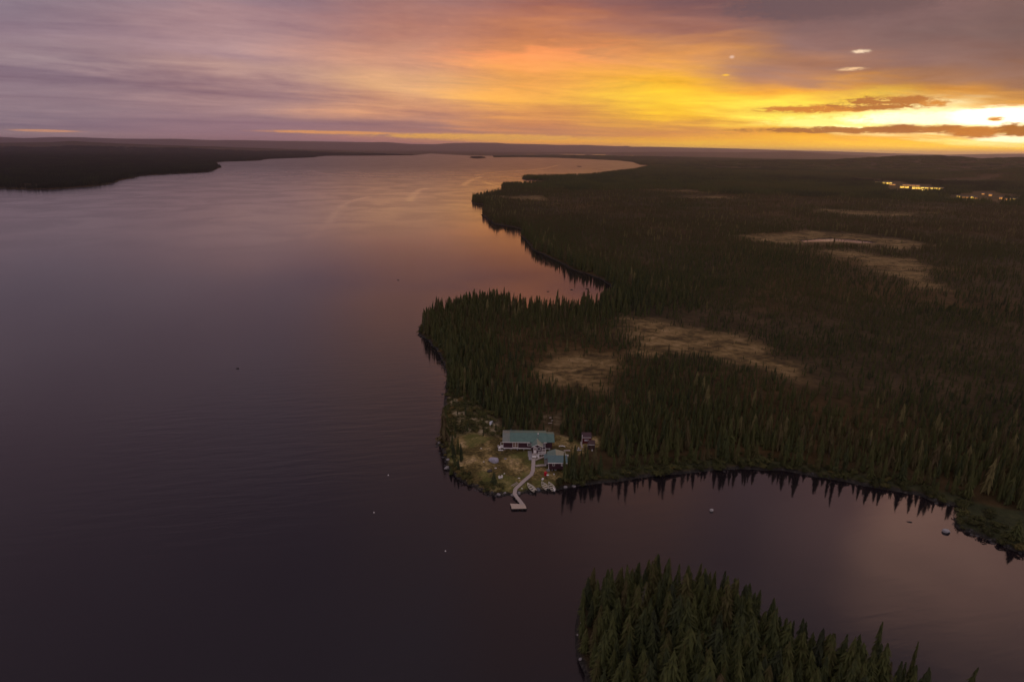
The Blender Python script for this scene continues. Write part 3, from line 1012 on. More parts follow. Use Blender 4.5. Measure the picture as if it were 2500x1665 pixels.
def attributes(X, Y, sd, r, keep_h=None):
    n = len(X)
    bog = bog_at(X, Y)
    zone = fbm(X, Y, 70, 3)
    edge = np.exp(-np.clip(sd, 0, None) / 45.0)
    H = 2.7 + 6.6 * np.exp(-np.clip(sd, 0, None) / 24.0) + (zone - 0.5) * 2.6 + sst(np.hypot(X, Y), 300, 500) * 0.9
    H = H * (0.50 + 0.66 * rng.random(n))
    big = rng.random(n) < 0.045
    H = np.where(big, H * 1.3 + 0.5, H)
    H = H * (1 - 0.6 * np.clip(bog, 0, 1))
    tint = 0.19 + 0.2 * rng.random(n) + (fbm(X + 900, Y, 90, 3) - 0.5) * 0.45 + np.clip(np.hypot(X, Y) - 250, 0, 500) / 500 * 0.24
    pale = rng.random(n) < 0.02 * sst(fbm(X - 500, Y, 60, 2), 0.45, 0.65) * 2 + 0.004 + 0.03 * (sd < 45) * (X > px(1750, 1130)[0]) * (np.hypot(X, Y) < 330)
    H = np.where(pale, H * 1.1 + 1.8, H)
    tint = tint + np.where(pale, 0.42, 0) + np.where(big, 0.1, 0)
    idx = rng.integers(0, 5, n)
    idx = np.where(rng.random(n) < 0.008, 5, idx)
    idx = np.where(pale, 4, idx)
    return bog, H, tint, idx


def in_view(X, Y, Z, m=160, mv=200):
    u, v = proj(X, Y, Z)
    return (u > -m) & (u < 2500 + m) & (v < 1665 + mv)


KX, KY = px(1500, 900)
# right-hand land out to 1500 m
parts_ = []
for r0, r1, dn in ((110, 420, 0.42), (420, 800, 0.24), (800, 1450, 0.13)):
    X, Y = sector_points(r0, r1, -14, 46, dn * 1.5)
    k = thin(X, Y, 1.1 if r0 < 400 else 1.6)
    parts_.append((X[k], Y[k]))
X = np.concatenate([p[0] for p in parts_]); Y = np.concatenate([p[1] for p in parts_])
sd = shore_sd(X, Y)
isl = local_poly(X, Y, ISLET, 10) > -5
k = (sd > 1.6) & ~isl
X, Y, sd = X[k], Y[k], sd[k]
bog, H, tint, idx = attributes(X, Y, sd, 0)
clr = mask(X, Y, [CLEAR], 2.0, 1.0)
scr = mask(X, Y, [SCRUB], 4.0, 4.0)
dens = 0.42 + 0.5 * np.exp(-sd / 60.0) + (fbm(X + 300, Y, 45, 3) - 0.5) * 1.5
dens = np.where(np.hypot(X, Y) > 500, dens * 0.9 + 0.12, dens)
dens = dens * np.clip(1 - bog, 0, 1) ** 1.2 + 0.05 * (fbm(X, Y, 14, 2) > 0.5) + 0.01
dens = np.where(mask(X, Y, [SPIT], 3.0, 2.0) > 0.3, 0.0, dens)
dens = np.where(local_poly(X, Y, POND_NEAR, 100) > -40, 0.01, dens)
spit_edge = (sd < 4.2) & (X > px(1400, 1150)[0]) & (np.hypot(X, Y) < 400)
dens = np.where(spit_edge, dens * 0.25, dens)
dens = np.where(clr > 0.2, 0.0, dens)
dens = np.where(scr > 0.3, 0.16, dens)
H = np.where(scr > 0.3, H * 0.42, H)
lowv = mask(X, Y, [SHEDVIEW], 2.0, 1.0) > 0.4
tr_ = mask(X, Y, [TRAIL], 2.0, 1.0) > 0.4
H = np.where(lowv | tr_, np.minimum(H * 0.45, 2.2), H)
dens = np.where(lowv, 0.4, np.where(tr_, 0.3, dens))
k = (rng.random(len(X)) < dens)
X, Y, sd, H, tint, idx = X[k], Y[k], sd[k], H[k], tint[k], idx[k]
Z = height(X, Y, sd)
k = in_view(X, Y, Z)
X, Y, Z, sd, H, tint, idx = X[k], Y[k], Z[k], sd[k], H[k], tint[k], idx[k]
U_px, V_px = proj(X, Y, Z)
print("forest trees", len(X))

# the front row along the bay is built tree by tree
bay = (sd < 9.5) & (U_px > 1395) & (U_px < 2600) & (V_px > 1080) & (np.hypot(X, Y) < 300)
cand = np.where(bay)[0]
order = cand[np.argsort(sd[cand])]
row, sel = [], []
for i in order:
    if all((X[i] - X[j]) ** 2 + (Y[i] - Y[j]) ** 2 > 1.5 ** 2 for j in sel):
        sel.append(i)
        if len(sel) >= 66: break
drop = np.zeros(len(X), bool)
drop[cand] = True
front = [(X[i], Y[i], Z[i], H[i], tint[i]) for i in sel]
m_ = ~drop


def scl_of(H, ):
    w = H * (0.85 + 0.35 * rng.random(len(H)))
    return np.stack([w, w, H], 1)


def rot_of(n, lean=0.035):
    return np.stack([rng.normal(0, lean, n), rng.normal(0, lean, n), rng.uniform(0, 6.28, n)], 1)


scatter_object("spruce_forest", np.stack([X[m_], Y[m_], Z[m_] - 0.1], 1), scl_of(H[m_]), rot_of(m_.sum()), idx[m_], tint[m_], MASS,
               "dense dark spruce forest and bog scrub covering the low land behind the green-roofed lodge", "forest")

# far forest: clumps
FP = [patch_mesh("far_clump", 40 + i, 50.0, 150) for i in range(4)]
fx, fy = [], []
for r0, r1, a0, a1, dn in ((1380, 3400, -46, 46, 1 / 1500.0), (3400, 7500, -46, 46, 1 / 3400.0)):
    x, y = sector_points(r0, r1, a0, a1, dn * 1.6)
    k = thin(x, y, 36 if r0 < 2000 else 52)
    fx.append(x[k]); fy.append(y[k])
x, y = sector_points(700, 1380, -46, -14, 1 / 1500.0 * 1.6)
k = thin(x, y, 36)
fx.append(x[k]); fy.append(y[k])
X2, Y2 = np.concatenate(fx), np.concatenate(fy)
sd2 = shore_sd(X2, Y2)
k = (sd2 > 24) & (bog_at(X2, Y2) < 0.1)
X2, Y2, sd2 = X2[k], Y2[k], sd2[k]
Z2 = height(X2, Y2, sd2)
k = in_view(X2, Y2, Z2, 60)
X2, Y2, Z2 = X2[k], Y2[k], Z2[k]
n2_ = len(X2)
s2 = rng.uniform(0.85, 1.2, n2_)
tint2 = 0.30 + (fbm(X2 + 900, Y2, 500, 3) - 0.5) * 0.5
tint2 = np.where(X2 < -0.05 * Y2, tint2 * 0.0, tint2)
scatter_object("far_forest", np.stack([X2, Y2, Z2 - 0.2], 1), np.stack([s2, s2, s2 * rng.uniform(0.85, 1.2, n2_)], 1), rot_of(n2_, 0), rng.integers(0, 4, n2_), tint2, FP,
               "distant spruce forest reaching to the hills on both sides of the lake", "forest")
# a ragged fringe of single trees along the far shores, where they stand against the water
fx, fy = [], []
for r0, r1, dn in ((700, 1500, 1 / 9.0), (1500, 2600, 1 / 22.0), (2600, 5500, 1 / 70.0)):
    x, y = sector_points(r0, r1, -46, 20, dn)
    k = in_view(x, y, x * 0, 30)
    x, y = x[k], y[k]
    fx.append(x); fy.append(y)
X3, Y3 = np.concatenate(fx), np.concatenate(fy)
sd3 = shore_sd(X3, Y3)
k = (sd3 > 2) & (sd3 < 34) & ~((np.hypot(X3, Y3) < 1450) & (np.degrees(np.arctan2(X3, Y3)) > -14))
X3, Y3, sd3 = X3[k], Y3[k], sd3[k]
Z3 = height(X3, Y3, sd3)
H3 = rng.uniform(6, 11.5, len(X3))
w3 = H3 * rng.uniform(0.9, 1.5, len(X3))
print("fringe", len(X3), "clumps", n2_)
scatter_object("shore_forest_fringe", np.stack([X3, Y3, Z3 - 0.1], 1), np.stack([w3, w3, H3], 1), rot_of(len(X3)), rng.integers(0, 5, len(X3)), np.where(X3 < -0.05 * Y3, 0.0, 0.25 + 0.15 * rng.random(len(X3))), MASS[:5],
               "ragged spruce fringe along the far shores of the lake", "forest")

# ---- low shrubs along the banks
BM = [bush_mesh("bank_shrub", 60 + i, 220) for i in range(3)]
X4, Y4 = sector_points(100, 330, -14, 46, 0.9)
k = (in_view(X4, Y4, X4 * 0, 60))
X4, Y4 = X4[k], Y4[k]
sd4 = shore_sd(X4, Y4)
isl = local_poly(X4, Y4, ISLET, 10) > -5
u4, v4 = proj(X4, Y4, X4 * 0)
k = (sd4 > 0.25) & (sd4 < 7.0) & ~isl & (rng.random(len(X4)) < np.where(sd4 < 3.5, 0.5, 0.2)) & ~((u4 > 1232) & (u4 < 1350) & (v4 > 1150))
c4 = mask(X4, Y4, [CLEAR], 2.0, 1.0)
k &= (c4 < 0.5) | (sd4 < 2.8)
X4, Y4, sd4 = X4[k], Y4[k], sd4[k]
s_ = shore_sd(X4, Y4)
# scrub behind the lodge
X5, Y5 = sector_points(150, 330, -14, 8, 0.45)
k = mask(X5, Y5, [SCRUB], 4.0, 4.0) > 0.5
X5, Y5 = X5[k], Y5[k]
k = rng.random(len(X5)) < 0.42
X5, Y5 = X5[k], Y5[k]
sd5 = shore_sd(X5, Y5)
X6, Y6, sd6 = np.concatenate([X4, X5]), np.concatenate([Y4, Y5]), np.concatenate([sd4, sd5])
Z6 = height(X6, Y6, sd6)
h6 = np.concatenate([rng.uniform(0.5, 1.4, len(X4)), rng.uniform(0.6, 2.0, len(X5))])
u6, v6 = proj(X6, Y6, Z6)
right_ = u6 > 1360
h6 = np.where(right_, h6 * 1.25, h6)
t6 = np.clip(np.where(right_, 0.2, 0.4) + rng.normal(0, 0.16, len(X6)), 0, 0.95)
w6 = h6 * rng.uniform(1.0, 1.7, len(X6))
scatter_object("bank_shrubs", np.stack([X6, Y6, Z6 - 0.08], 1), np.stack([w6, w6, h6], 1), rot_of(len(X6), 0.02), rng.integers(0, 3, len(X6)), t6, BM,
               "low alder and heather shrubs growing along the banks and in the scrub beside the lodge", "shrubs")


# ---- trees built one by one
def tree(x, y, z, h, w, tint, kind, label, group, lean=0.03, cat='spruce', name='spruce_tree'):
    e = bpy.data.objects.new(name, None)
    e.empty_display_size = 0.2
    COL.objects.link(e)
    e.location = (x, y, z - 0.08)
    e.rotation_euler = (random.gauss(0, lean), random.gauss(0, lean), random.uniform(0, 6.28))
    e.scale = (h * w, h * w, h)
    tag(e, label, cat, group)
    if kind < 0:
        t = bpy.data.objects.new("trunk", SNAG)
        t.parent = e
        COL.objects.link(t)
        return e
    c = bpy.data.objects.new("crown", CROWNS[kind])
    c['tint'] = float(tint)
    c.parent = e
    COL.objects.link(c)
    t = bpy.data.objects.new("trunk", TRUNKS[kind % 2])
    t.parent = e
    COL.objects.link(t)
    return e


def size_word(h, a, b):
    return "short" if h < a else ("tall" if h > b else "mid-height")


def tone_word(t):
    return "olive-green" if t < 0.34 else ("brownish-green" if t > 0.44 else "dark green")


def n_first(u, stops):
    for lim, txt in stops:
        if u < lim:
            return txt
    return stops[-1][1]


for (x, y, z, h, ti) in front:
    h = h * random.uniform(0.85, 1.1)
    ti = min(0.5, ti)
    u_, v_ = proj(np.float64(x), np.float64(y), np.float64(z))
    where = n_first(u_, [(1480, "just right of the lodge clearing"), (1600, "on the bay shore near the clearing"), (1720, "on the left half of the bay shore"),
                         (1840, "where the bay reaches highest in the picture"), (1980, "right of the bay's inmost point"), (2120, "on the right half of the bay shore"),
                         (2260, "left of the small green spit"), (2380, "behind the green spit"), (9999, "on the bay shore near the right edge")])
    tree(x, y, z, h, random.uniform(1.0, 1.35), ti, random.randrange(6), "%s %s spruce %s" % (size_word(h, 6.2, 8.4), tone_word(ti), where), "front-row spruces lining the bay")

# the wooded islet in the foreground
P = np.array(ISLET)
cx0, cx1, cy0, cy1 = P[:, 0].min(), P[:, 0].max(), P[:, 1].min(), P[:, 1].max()
pts = []
rr = random.Random(5)
xs = np.array([rr.uniform(cx0, cx1) for _ in range(9000)])
ys = np.array([rr.uniform(cy0, cy1) for _ in range(9000)])
ds = shore_sd(xs, ys)
uu, vv = proj(xs, ys, xs * 0 + 1.5)
for x, y, d, u, v in zip(xs, ys, ds, uu, vv):
    if d < 1.2 or v > 1780 or u > 2520: continue
    if not all((x - q[0]) ** 2 + (y - q[1]) ** 2 > 1.86 ** 2 for q in pts): continue
    pts.append((x, y, d, u, v))
print("islet trees", len(pts))
ZI = height(np.array([p[0] for p in pts]), np.array([p[1] for p in pts]))
for (x, y, d, u, v), z in zip(pts, ZI):
    h = (5.8 + 4.6 * min(1, d / 8.0)) * rr.uniform(0.72, 1.2)
    if rr.random() < 0.03:
        tree(x, y, z, h * 0.95, 1.0, 0, -1, "bare dead spruce snag standing among the green trees of the foreground islet", "dead snags on the foreground islet", 0.05, 'dead tree', 'dead_tree')
        continue
    ti = rr.uniform(0.2, 0.44) + (0.25 if rr.random() < 0.05 else 0)
    w = rr.uniform(1.15, 1.75)
    edge = "on the waterside rim" if d < 2.6 else ("in the back rows" if v < 1520 else ("in the middle rows" if v < 1600 else "in the lowest rows"))
    where = n_first(u, [(1500, "left end"), (1580, "left quarter"), (1670, "left half"), (1760, "centre"), (1860, "right half"), (2000, "right quarter"), (9999, "right end")])
    if ti > 0.5: tone = "yellow-tinged"
    else: tone = tone_word(ti)
    tree(x, y, z, h, w, ti, rr.randrange(6), "%s %s %s spruce %s, %s of the islet" % (size_word(h, 7.0, 9.6), "slender" if w < 1.4 else "broad", tone, edge, where),
         "spruces crowding the foreground islet", 0.045)

# ------------------------------------------------------------------ mesh builder for the built things
class MB:
    def __init__(self):
        self.v, self.f = [], []

    def quad(self, a, b, c, d):
        n = len(self.v)
        self.v += [tuple(a), tuple(b), tuple(c), tuple(d)]
        self.f.append((n, n + 1, n + 2, n + 3))
        return self

    def poly(self, pts):
        n = len(self.v)
        self.v += [tuple(p) for p in pts]
        self.f.append(tuple(range(n, n + len(pts))))
        return self

    def hexa(self, p):
        """8 corners: bottom 4 counter-clockwise, top 4"""
        n = len(self.v)
        self.v += [tuple(q) for q in p]
        for f in ((0, 3, 2, 1), (4, 5, 6, 7), (0, 1, 5, 4), (1, 2, 6, 5), (2, 3, 7, 6), (3, 0, 4, 7)):
            self.f.append(tuple(n + i for i in f))
        return self

    def box(self, x0, x1, y0, y1, z0, z1):
        return self.hexa([(x0, y0, z0), (x1, y0, z0), (x1, y1, z0), (x0, y1, z0), (x0, y0, z1), (x1, y0, z1), (x1, y1, z1), (x0, y1, z1)])

    def prism(self, pts2, lo, hi, axis):
        """extrude an outline; axis 'x': pts are (y, z); 'y': pts are (x, z); 'z': (x, y)"""
        def P(q, t):
            return {'x': (t, q[0], q[1]), 'y': (q[0], t, q[1]), 'z': (q[0], q[1], t)}[axis]
        n, k = len(self.v), len(pts2)
        self.v += [P(q, lo) for q in pts2] + [P(q, hi) for q in pts2]
        self.f.append(tuple(n + i for i in range(k)))
        self.f.append(tuple(n + k + i for i in reversed(range(k))))
        for i in range(k):
            j = (i + 1) % k
            self.f.append((n + i, n + k + i, n + k + j, n + j))
        return self

    def tube(self, p, q, r0, r1=None, n=8, cap=True):
        r1 = r0 if r1 is None else r1
        p, q = Vector(p), Vector(q)
        ax = (q - p).normalized()
        u = ax.orthogonal().normalized()
        w = ax.cross(u)
        b = len(self.v)
        for c, rr_ in ((p, r0), (q, r1)):
            for i in range(n):
                a = 6.28318 * i / n
                self.v.append(tuple(c + (u * math.cos(a) + w * math.sin(a)) * rr_))
        for i in range(n):
            self.f.append((b + i, b + (i + 1) % n, b + n + (i + 1) % n, b + n + i))
        if cap:
            self.f.append(tuple(b + i for i in reversed(range(n))))
            self.f.append(tuple(b + n + i for i in range(n)))
        return self

    def slab(self, pts, th):
        """flat polygon pts (3D, top face) given thickness straight down"""
        n, k = len(self.v), len(pts)
        self.v += [tuple(p) for p in pts] + [(p[0], p[1], p[2] - th) for p in pts]
        self.f.append(tuple(n + i for i in range(k)))
        self.f.append(tuple(n + k + i for i in reversed(range(k))))
        for i in range(k):
            j = (i + 1) % k
            self.f.append((n + j, n + i, n + k + i, n + k + j))
        return self

    def build(self, name, mat, parent=None, bevel=0.0, smooth=False):
        o = mesh_obj(name, self.v, self.f, mat, parent, smooth)
        bm = bmesh.new()
        bm.from_mesh(o.data)
        bmesh.ops.recalc_face_normals(bm, faces=bm.faces)
        bm.to_mesh(o.data)
        bm.free()
        if bevel:
            m = o.modifiers.new("bevel", 'BEVEL')
            m.width = bevel
            m.segments = 2
            m.limit_method = 'ANGLE'
        return o


def thing(name, x, y, z, rz=0.0, label=None, cat=None, group=None):
    e = bpy.data.objects.new(name, None)
    e.empty_display_size = 0.3
    COL.objects.link(e)
    e.location = (x, y, z)
    e.rotation_euler = (0, 0, rz)
    return tag(e, label, cat, group)


def hz(x, y):
    X_, Y_ = np.array([float(x)]), np.array([float(y)])
    s = shore_sd(X_, Y_)
    z = height(X_, Y_, s)
    z = z + (s > 0.3) * (fbm(X_, Y_, 3.0, 2) - 0.5) * 0.35
    return float(z[0])


def g(u, v, z=2.0):
    """ground point under a photo pixel, following the terrain"""
    for _ in range(6):
        x, y = px(u, v, z)
        z = max(0.0, hz(x, y))
    return x, y, z


# materials of the buildings
def metal_roof(name, c, rib=2.4, axis=0, var=0.12):
    m = bpy.data.materials.new(name)
    m.use_nodes = True
    T = NT(m.node_tree)
    tc = T.node('ShaderNodeTexCoord').outputs['Object']
    s = T.sep(tc)
    w = T.math('ABSOLUTE', T.math('SUBTRACT', T.math('FRACT', T.math('MULTIPLY', s[axis], rib)), 0.5))
    rb = T.smooth(w, 0.38, 0.5)
    n = T.noise(tc, 0.9, 5, 0.6)
    n2 = T.noise(T.vmath('MULTIPLY', tc, (3.0, 0.5, 0.5) if axis == 0 else (0.5, 3.0, 0.5)), 1.5, 4, 0.6)
    k = T.math('ADD', T.lmap(n, 0.3, 0.7, 1 - var, 1 + var), T.math('ADD', T.math('MULTIPLY', T.math('SUBTRACT', n2, 0.5), 0.22), T.math('MULTIPLY', rb, 0.16)))
    b = T.node('ShaderNodeBsdfPrincipled')
    T.put(b.inputs['Base Color'], T.mix(1.0, tuple(c), T.comb(k, k, k), 'MULTIPLY'))
    b.inputs['Roughness'].default_value = 0.48
    b.inputs['Specular IOR Level'].default_value = 0.4
    bp = T.node('ShaderNodeBump')
    bp.inputs['Distance'].default_value = 0.03
    T.put(bp.inputs['Height'], rb)
    T.l.new(bp.outputs[0], b.inputs['Normal'])
    o = T.node('ShaderNodeOutputMaterial')
    T.l.new(b.outputs[0], o.inputs[0])
    return m


def clapboard(name, c):
    m = bpy.data.materials.new(name)
    m.use_nodes = True
    T = NT(m.node_tree)
    tc = T.node('ShaderNodeTexCoord').outputs['Object']
    s = T.sep(tc)
    fz = T.math('FRACT', T.math('MULTIPLY', s[2], 6.0))
    n = T.noise(T.vmath('MULTIPLY', tc, (0.6, 0.6, 4.0)), 2.0, 5, 0.65)
    k = T.math('ADD', T.lmap(n, 0.3, 0.7, 0.8, 1.2), T.math('MULTIPLY', fz, 0.1))
    b = T.node('ShaderNodeBsdfPrincipled')
    T.put(b.inputs['Base Color'], T.mix(1.0, tuple(c), T.comb(k, k, k), 'MULTIPLY'))
    b.inputs['Roughness'].default_value = 0.7
    bp = T.node('ShaderNodeBump')
    bp.inputs['Distance'].default_value = 0.03
    T.put(bp.inputs['Height'], fz)
    T.l.new(bp.outputs[0], b.inputs['Normal'])
    o = T.node('ShaderNodeOutputMaterial')
    T.l.new(b.outputs[0], o.inputs[0])
    return m


GREEN = metal_roof("green metal roofing", (0.085, 0.165, 0.140))
GREEN_Y = metal_roof("green metal roofing of the wing", (0.115, 0.178, 0.150), axis=1)
PALEG = metal_roof("pale green roofing", (0.165, 0.19, 0.165))  # left end of the lodge roof, paler than the main section
PALEG_Y = metal_roof("paler yellow-green roofing of the wing", (0.23, 0.245, 0.18), axis=1)  # right slopes of porch and wing, paler and yellower than the left ones
TEAL = metal_roof("blue-green metal roofing", (0.085, 0.150, 0.155))
MAROON = clapboard("maroon clapboard", (0.060, 0.018, 0.030))
REDSH = clapboard("red clapboard", (0.12, 0.018, 0.022))
WHITE = plain("white painted wood", (0.82, 0.78, 0.76), 0.6, 0.1, 5.0)
PALEWOOD = plain("weathered plank wood", (0.40, 0.34, 0.31), 0.85, 0.28, 5.0, stretch=(1, 1, 1))
GREYDECK = plain("grey painted deck", (0.30, 0.28, 0.29), 0.8, 0.15, 4.0)
GLASS = plain("window glass", (0.02, 0.02, 0.024), 0.08, spec=0.6)
CURTAIN = plain("brown curtain behind glass", (0.14, 0.06, 0.03), 0.35, 0.3, 5.0, spec=0.6)
ALU = plain("bare aluminium hull", (0.52, 0.47, 0.39), 0.5, 0.12, 3.0, metal=0.0)
ALU_D = plain("scuffed hull floor", (0.34, 0.31, 0.26), 0.7, 0.3, 5.0)
BLACK = plain("black plastic", (0.02, 0.02, 0.022), 0.4)
WPLAST = plain("white plastic", (0.78, 0.76, 0.74), 0.45)
REDP = plain("red painted steel", (0.48, 0.012, 0.03), 0.45, 0.12, 5.0)
GREYM = plain("galvanised steel", (0.26, 0.26, 0.28), 0.5, 0.15, 4.0)


def roof_gable_x(mb, x0, x1, y0, y1, ze, zr, yr=None, th=0.12):
    """two slopes, ridge along x, as one closed shell with thickness"""
    yr = (y0 + y1) / 2 if yr is None else yr
    return mb.prism([(y0, ze), (yr, zr), (y1, ze), (y1, ze - th), (yr, zr - th), (y0, ze - th)], x0, x1, 'x')


def window(parent, x, y, z, w, h, facing='y', panes=1, inner=None, frame=0.09, mullion=False):
    """a framed window set 3 cm proud of the wall; x is its left end, y the wall plane"""
    m = MB()
    y0, y1 = y - 0.06, y + 0.02
    m.box(x, x + w, y0, y1, z, z + frame).box(x, x + w, y0, y1, z + h - frame, z + h)
    m.box(x, x + frame, y0, y1, z + frame, z + h - frame).box(x + w - frame, x + w, y0, y1, z + frame, z + h - frame)
    for k in range(1, panes):
        xx = x + w * k / panes
        m.box(xx - frame / 2, xx + frame / 2, y0, y1, z + frame, z + h - frame)
    if mullion:
        m.box(x + frame, x + w - frame, y0 + 0.015, y1, z + h * 0.5 - 0.03, z + h * 0.5 + 0.03)
    wn = m.build('window', WHITE, parent)
    for k in range(panes):
        a, b = x + w * k / panes + frame * 0.6, x + w * (k + 1) / panes - frame * 0.6
        MB().box(a, b, y - 0.03, y + 0.015, z + frame * 0.9, z + h - frame * 0.9).build('pane', inner or GLASS, wn)
    return wn


# ------------------------------------------------------------------ the lodge
LX, LY = -2.05, 160.45
LZ = 2.30
L = thing("lodge", LX, LY, LZ, 0, "long single-storey lodge with green metal roof, maroon walls and gabled entrance porch", "lodge")
WH = 2.2
D = 7.0
lw = MB()
lw.prism([(0, 0), (D, 0), (D, WH), (D / 2, WH + 1.0), (0, WH)], 0.0, 12.45, 'x')
lw.build('wall', MAROON, L)
MB().prism([(0.3, 0), (D - 0.5, 0), (D - 0.5, WH - 0.22), (D / 2, WH + 0.7), (0.3, WH - 0.22)], 12.453, 14.05, 'x').build('annex_wall', MAROON, L)
r = MB()
roof_gable_x(r, 1.85, 12.55, -0.38, D + 0.38, WH + 0.10, WH + 1.24)
roof = r.build('roof', GREEN, L)
r = MB()
r.prism([(-0.40, WH + 0.07), (D / 2, WH + 1.10), (D + 0.38, WH + 0.07), (D + 0.38, WH - 0.05), (D / 2, WH + 0.98), (-0.40, WH - 0.05)], -0.32, 1.847, 'x')
r.build('end_roof', PALEG, L)['label'] = "paler roof section at the left end"
r = MB()
roof_gable_x(r, 12.553, 14.75, -0.05, D - 0.2, WH - 0.02, WH + 0.98)
r.build('annex_roof', GREEN, L)
# white fascia along the eave and the corner, white skirting at the foot
MB().box(-0.34, 7.55, -0.47, -0.41, WH - 0.10, WH + 0.06).box(11.6, 12.55, -0.47, -0.41, WH - 0.08, WH + 0.08).build('fascia', WHITE, L)
MB().box(-0.05, 8.0, -0.075, -0.003, -0.02, 0.26).build('skirting', WHITE, L)
MB().box(11.0, 12.1, -0.30, -0.20, -0.05, 0.16).box(12.25, 13.5, -0.12, -0.02, 0.02, 0.2).build('skirting', WHITE, L)
fo = MB()
for i in range(8):
    fo.box(0.2 + i * 1.85, 0.5 + i * 1.85, 0.2, 0.5, -0.9, 0.0).box(0.2 + i * 1.85, 0.5 + i * 1.85, D - 0.6, D - 0.3, -0.9, 0.0)
fo.build('foundation_post', GREYDECK, L)
window(L, 2.62, 0.0, 0.42, 1.62, 1.62, panes=2, inner=CURTAIN, frame=0.12, mullion=True)
window(L, 6.85, 0.0, 0.95, 1.2, 0.80, panes=1, inner=GLASS, frame=0.13)
window(L, 11.35, 0.0, 0.62, 0.72, 1.3, panes=1, inner=GREYM, frame=0.10)
# chimney pipe, antenna
c = MB().tube((10.0, 1.9, WH + 0.5), (10.0, 1.9, WH + 1.62), 0.11).build('flue', GREYM, L)
MB().tube((10.0, 1.9, WH + 1.62), (10.0, 1.9, WH + 1.86), 0.2, 0.12).build('cap', WPLAST, c)
MB().tube((2.1, D / 2, WH + 1.0), (2.1, D / 2, WH + 2.5), 0.025).tube((1.85, D / 2, WH + 2.1), (2.35, D / 2, WH + 2.1), 0.02).tube((1.95, D / 2, WH + 2.35), (2.25, D / 2, WH + 2.35), 0.02).build('antenna', GREYM, L)
# porch
PX0, PX1, PY = 8.30, 10.95, -2.55
pw = MB()
mx = (PX0 + PX1) / 2
pw.prism([(PX0, -0.02), (PX1, -0.02), (PX1, 2.05), (mx, 2.68), (PX0, 2.05)], PY, -0.004, 'y')
pw.build('porch_wall', MAROON, L)
th = 0.1
pr = MB()
pr.hexa([(PX0 - 0.28, PY - 0.3, 1.96), (mx, PY - 0.3, 2.72), (mx, 2.1, 2.72), (PX0 - 0.28, 0.3, 1.96), (PX0 - 0.28, PY - 0.3, 2.06), (mx, PY - 0.3, 2.82), (mx, 2.1, 2.82), (PX0 - 0.28, 0.3, 2.06)])
pr.build('porch_roof', GREEN_Y, L)
pr = MB()
pr.hexa([(mx + 0.003, PY - 0.3, 2.72), (PX1 + 0.28, PY - 0.3, 1.96), (PX1 + 0.28, 0.3, 1.96), (mx + 0.003, 2.1, 2.72), (mx + 0.003, PY - 0.3, 2.82), (PX1 + 0.28, PY - 0.3, 2.06), (PX1 + 0.28, 0.3, 2.06), (mx + 0.003, 2.1, 2.82)])
pr.build('porch_roof', PALEG_Y, L)['label'] = "pale yellow-green right slope of the porch roof"
bg_ = MB()
for s_ in (-1, 1):
    e0 = (mx, 2.83)
    e1 = (mx + s_ * (mx - PX0 + 0.29), 2.05)
    bg_.hexa([(e0[0], PY - 0.37, e0[1] - 0.14), (e1[0], PY - 0.37, e1[1] - 0.14), (e1[0], PY - 0.31, e1[1] - 0.14), (e0[0], PY - 0.31, e0[1] - 0.14),
              (e0[0], PY - 0.37, e0[1]), (e1[0], PY - 0.37, e1[1]), (e1[0], PY - 0.31, e1[1]), (e0[0], PY - 0.31, e0[1])])
bg_.build('bargeboard', WHITE, L)
d_ = MB().box(PX0 + 0.30, PX0 + 1.14, PY - 0.05, PY + 0.01, 0.0, 1.9).build('door', WHITE, L)
MB().box(PX0 + 0.52, PX0 + 0.92, PY - 0.07, PY - 0.045, 0.95, 1.62).build('pane', CURTAIN, d_)
MB().box(PX0 + 0.98, PX0 + 1.05, PY - 0.10, PY - 0.05, 0.88, 0.98).build('handle', GREYM, d_)
window(L, PX0 + 1.42, PY, 0.85, 0.85, 0.98, panes=1, inner=GLASS, frame=0.11)
MB().box(PX1 + 0.02, PX1 + 0.14, PY - 0.1, PY + 0.04, 0.0, 1.95).build('corner_post', WHITE, L)
# deck, railing, steps
dk = MB()
for i in range(16):
    x0 = PX0 - 0.1 + i * 0.25
    dk.box(x0, x0 + 0.235, PY - 1.15 if x0 < PX0 + 1.0 else PY - 0.75, PY - 0.004 if x0 < PX1 else -0.1, -0.16, -0.06)
deck_ = dk.build('deck', PALEWOOD, L)
pst = MB()
for x_, y_ in ((PX0, PY - 1.05), (PX0 + 1.2, PY - 0.65), (PX0 + 2.5, PY - 0.65), (PX0 + 3.7, PY - 0.65), (PX0 + 3.7, -0.3)):
    pst.box(x_ - 0.06, x_ + 0.06, y_ - 0.06, y_ + 0.06, -1.0, -0.165)
pst.build('deck_post', WHITE, L)
rl = MB()
rx0, rx1, ry = PX0 + 1.55, PX0 + 3.78, PY - 0.72
rl.box(rx0, rx1, ry - 0.04, ry + 0.04, 0.72, 0.82).box(rx0, rx1, ry - 0.03, ry + 0.03, 0.02, 0.10)
k_ = rx0
while k_ <= rx1 - 0.05:
    rl.box(k_, k_ + 0.07, ry - 0.025, ry + 0.025, -0.06, 0.72)
    k_ += 0.16
rl.box(rx1 - 0.04, rx1 + 0.04, ry + 0.04, -0.3, 0.72, 0.82)
for k_ in range(4):
    rl.box(rx1 - 0.04, rx1 + 0.03, ry + 0.5 + 0.6 * k_, ry + 0.58 + 0.6 * k_, -0.06, 0.72)
rl.build('railing', WHITE, L)
for k_ in range(3):
    MB().box(PX0 - 0.08, PX0 + 1.05, PY - 1.15 - 0.32 * (k_ + 1), PY - 1.16 - 0.32 * k_, -0.36 - 0.17 * k_, -0.22 - 0.17 * k_).build('step', WHITE if k_ < 2 else PALEWOOD, L)
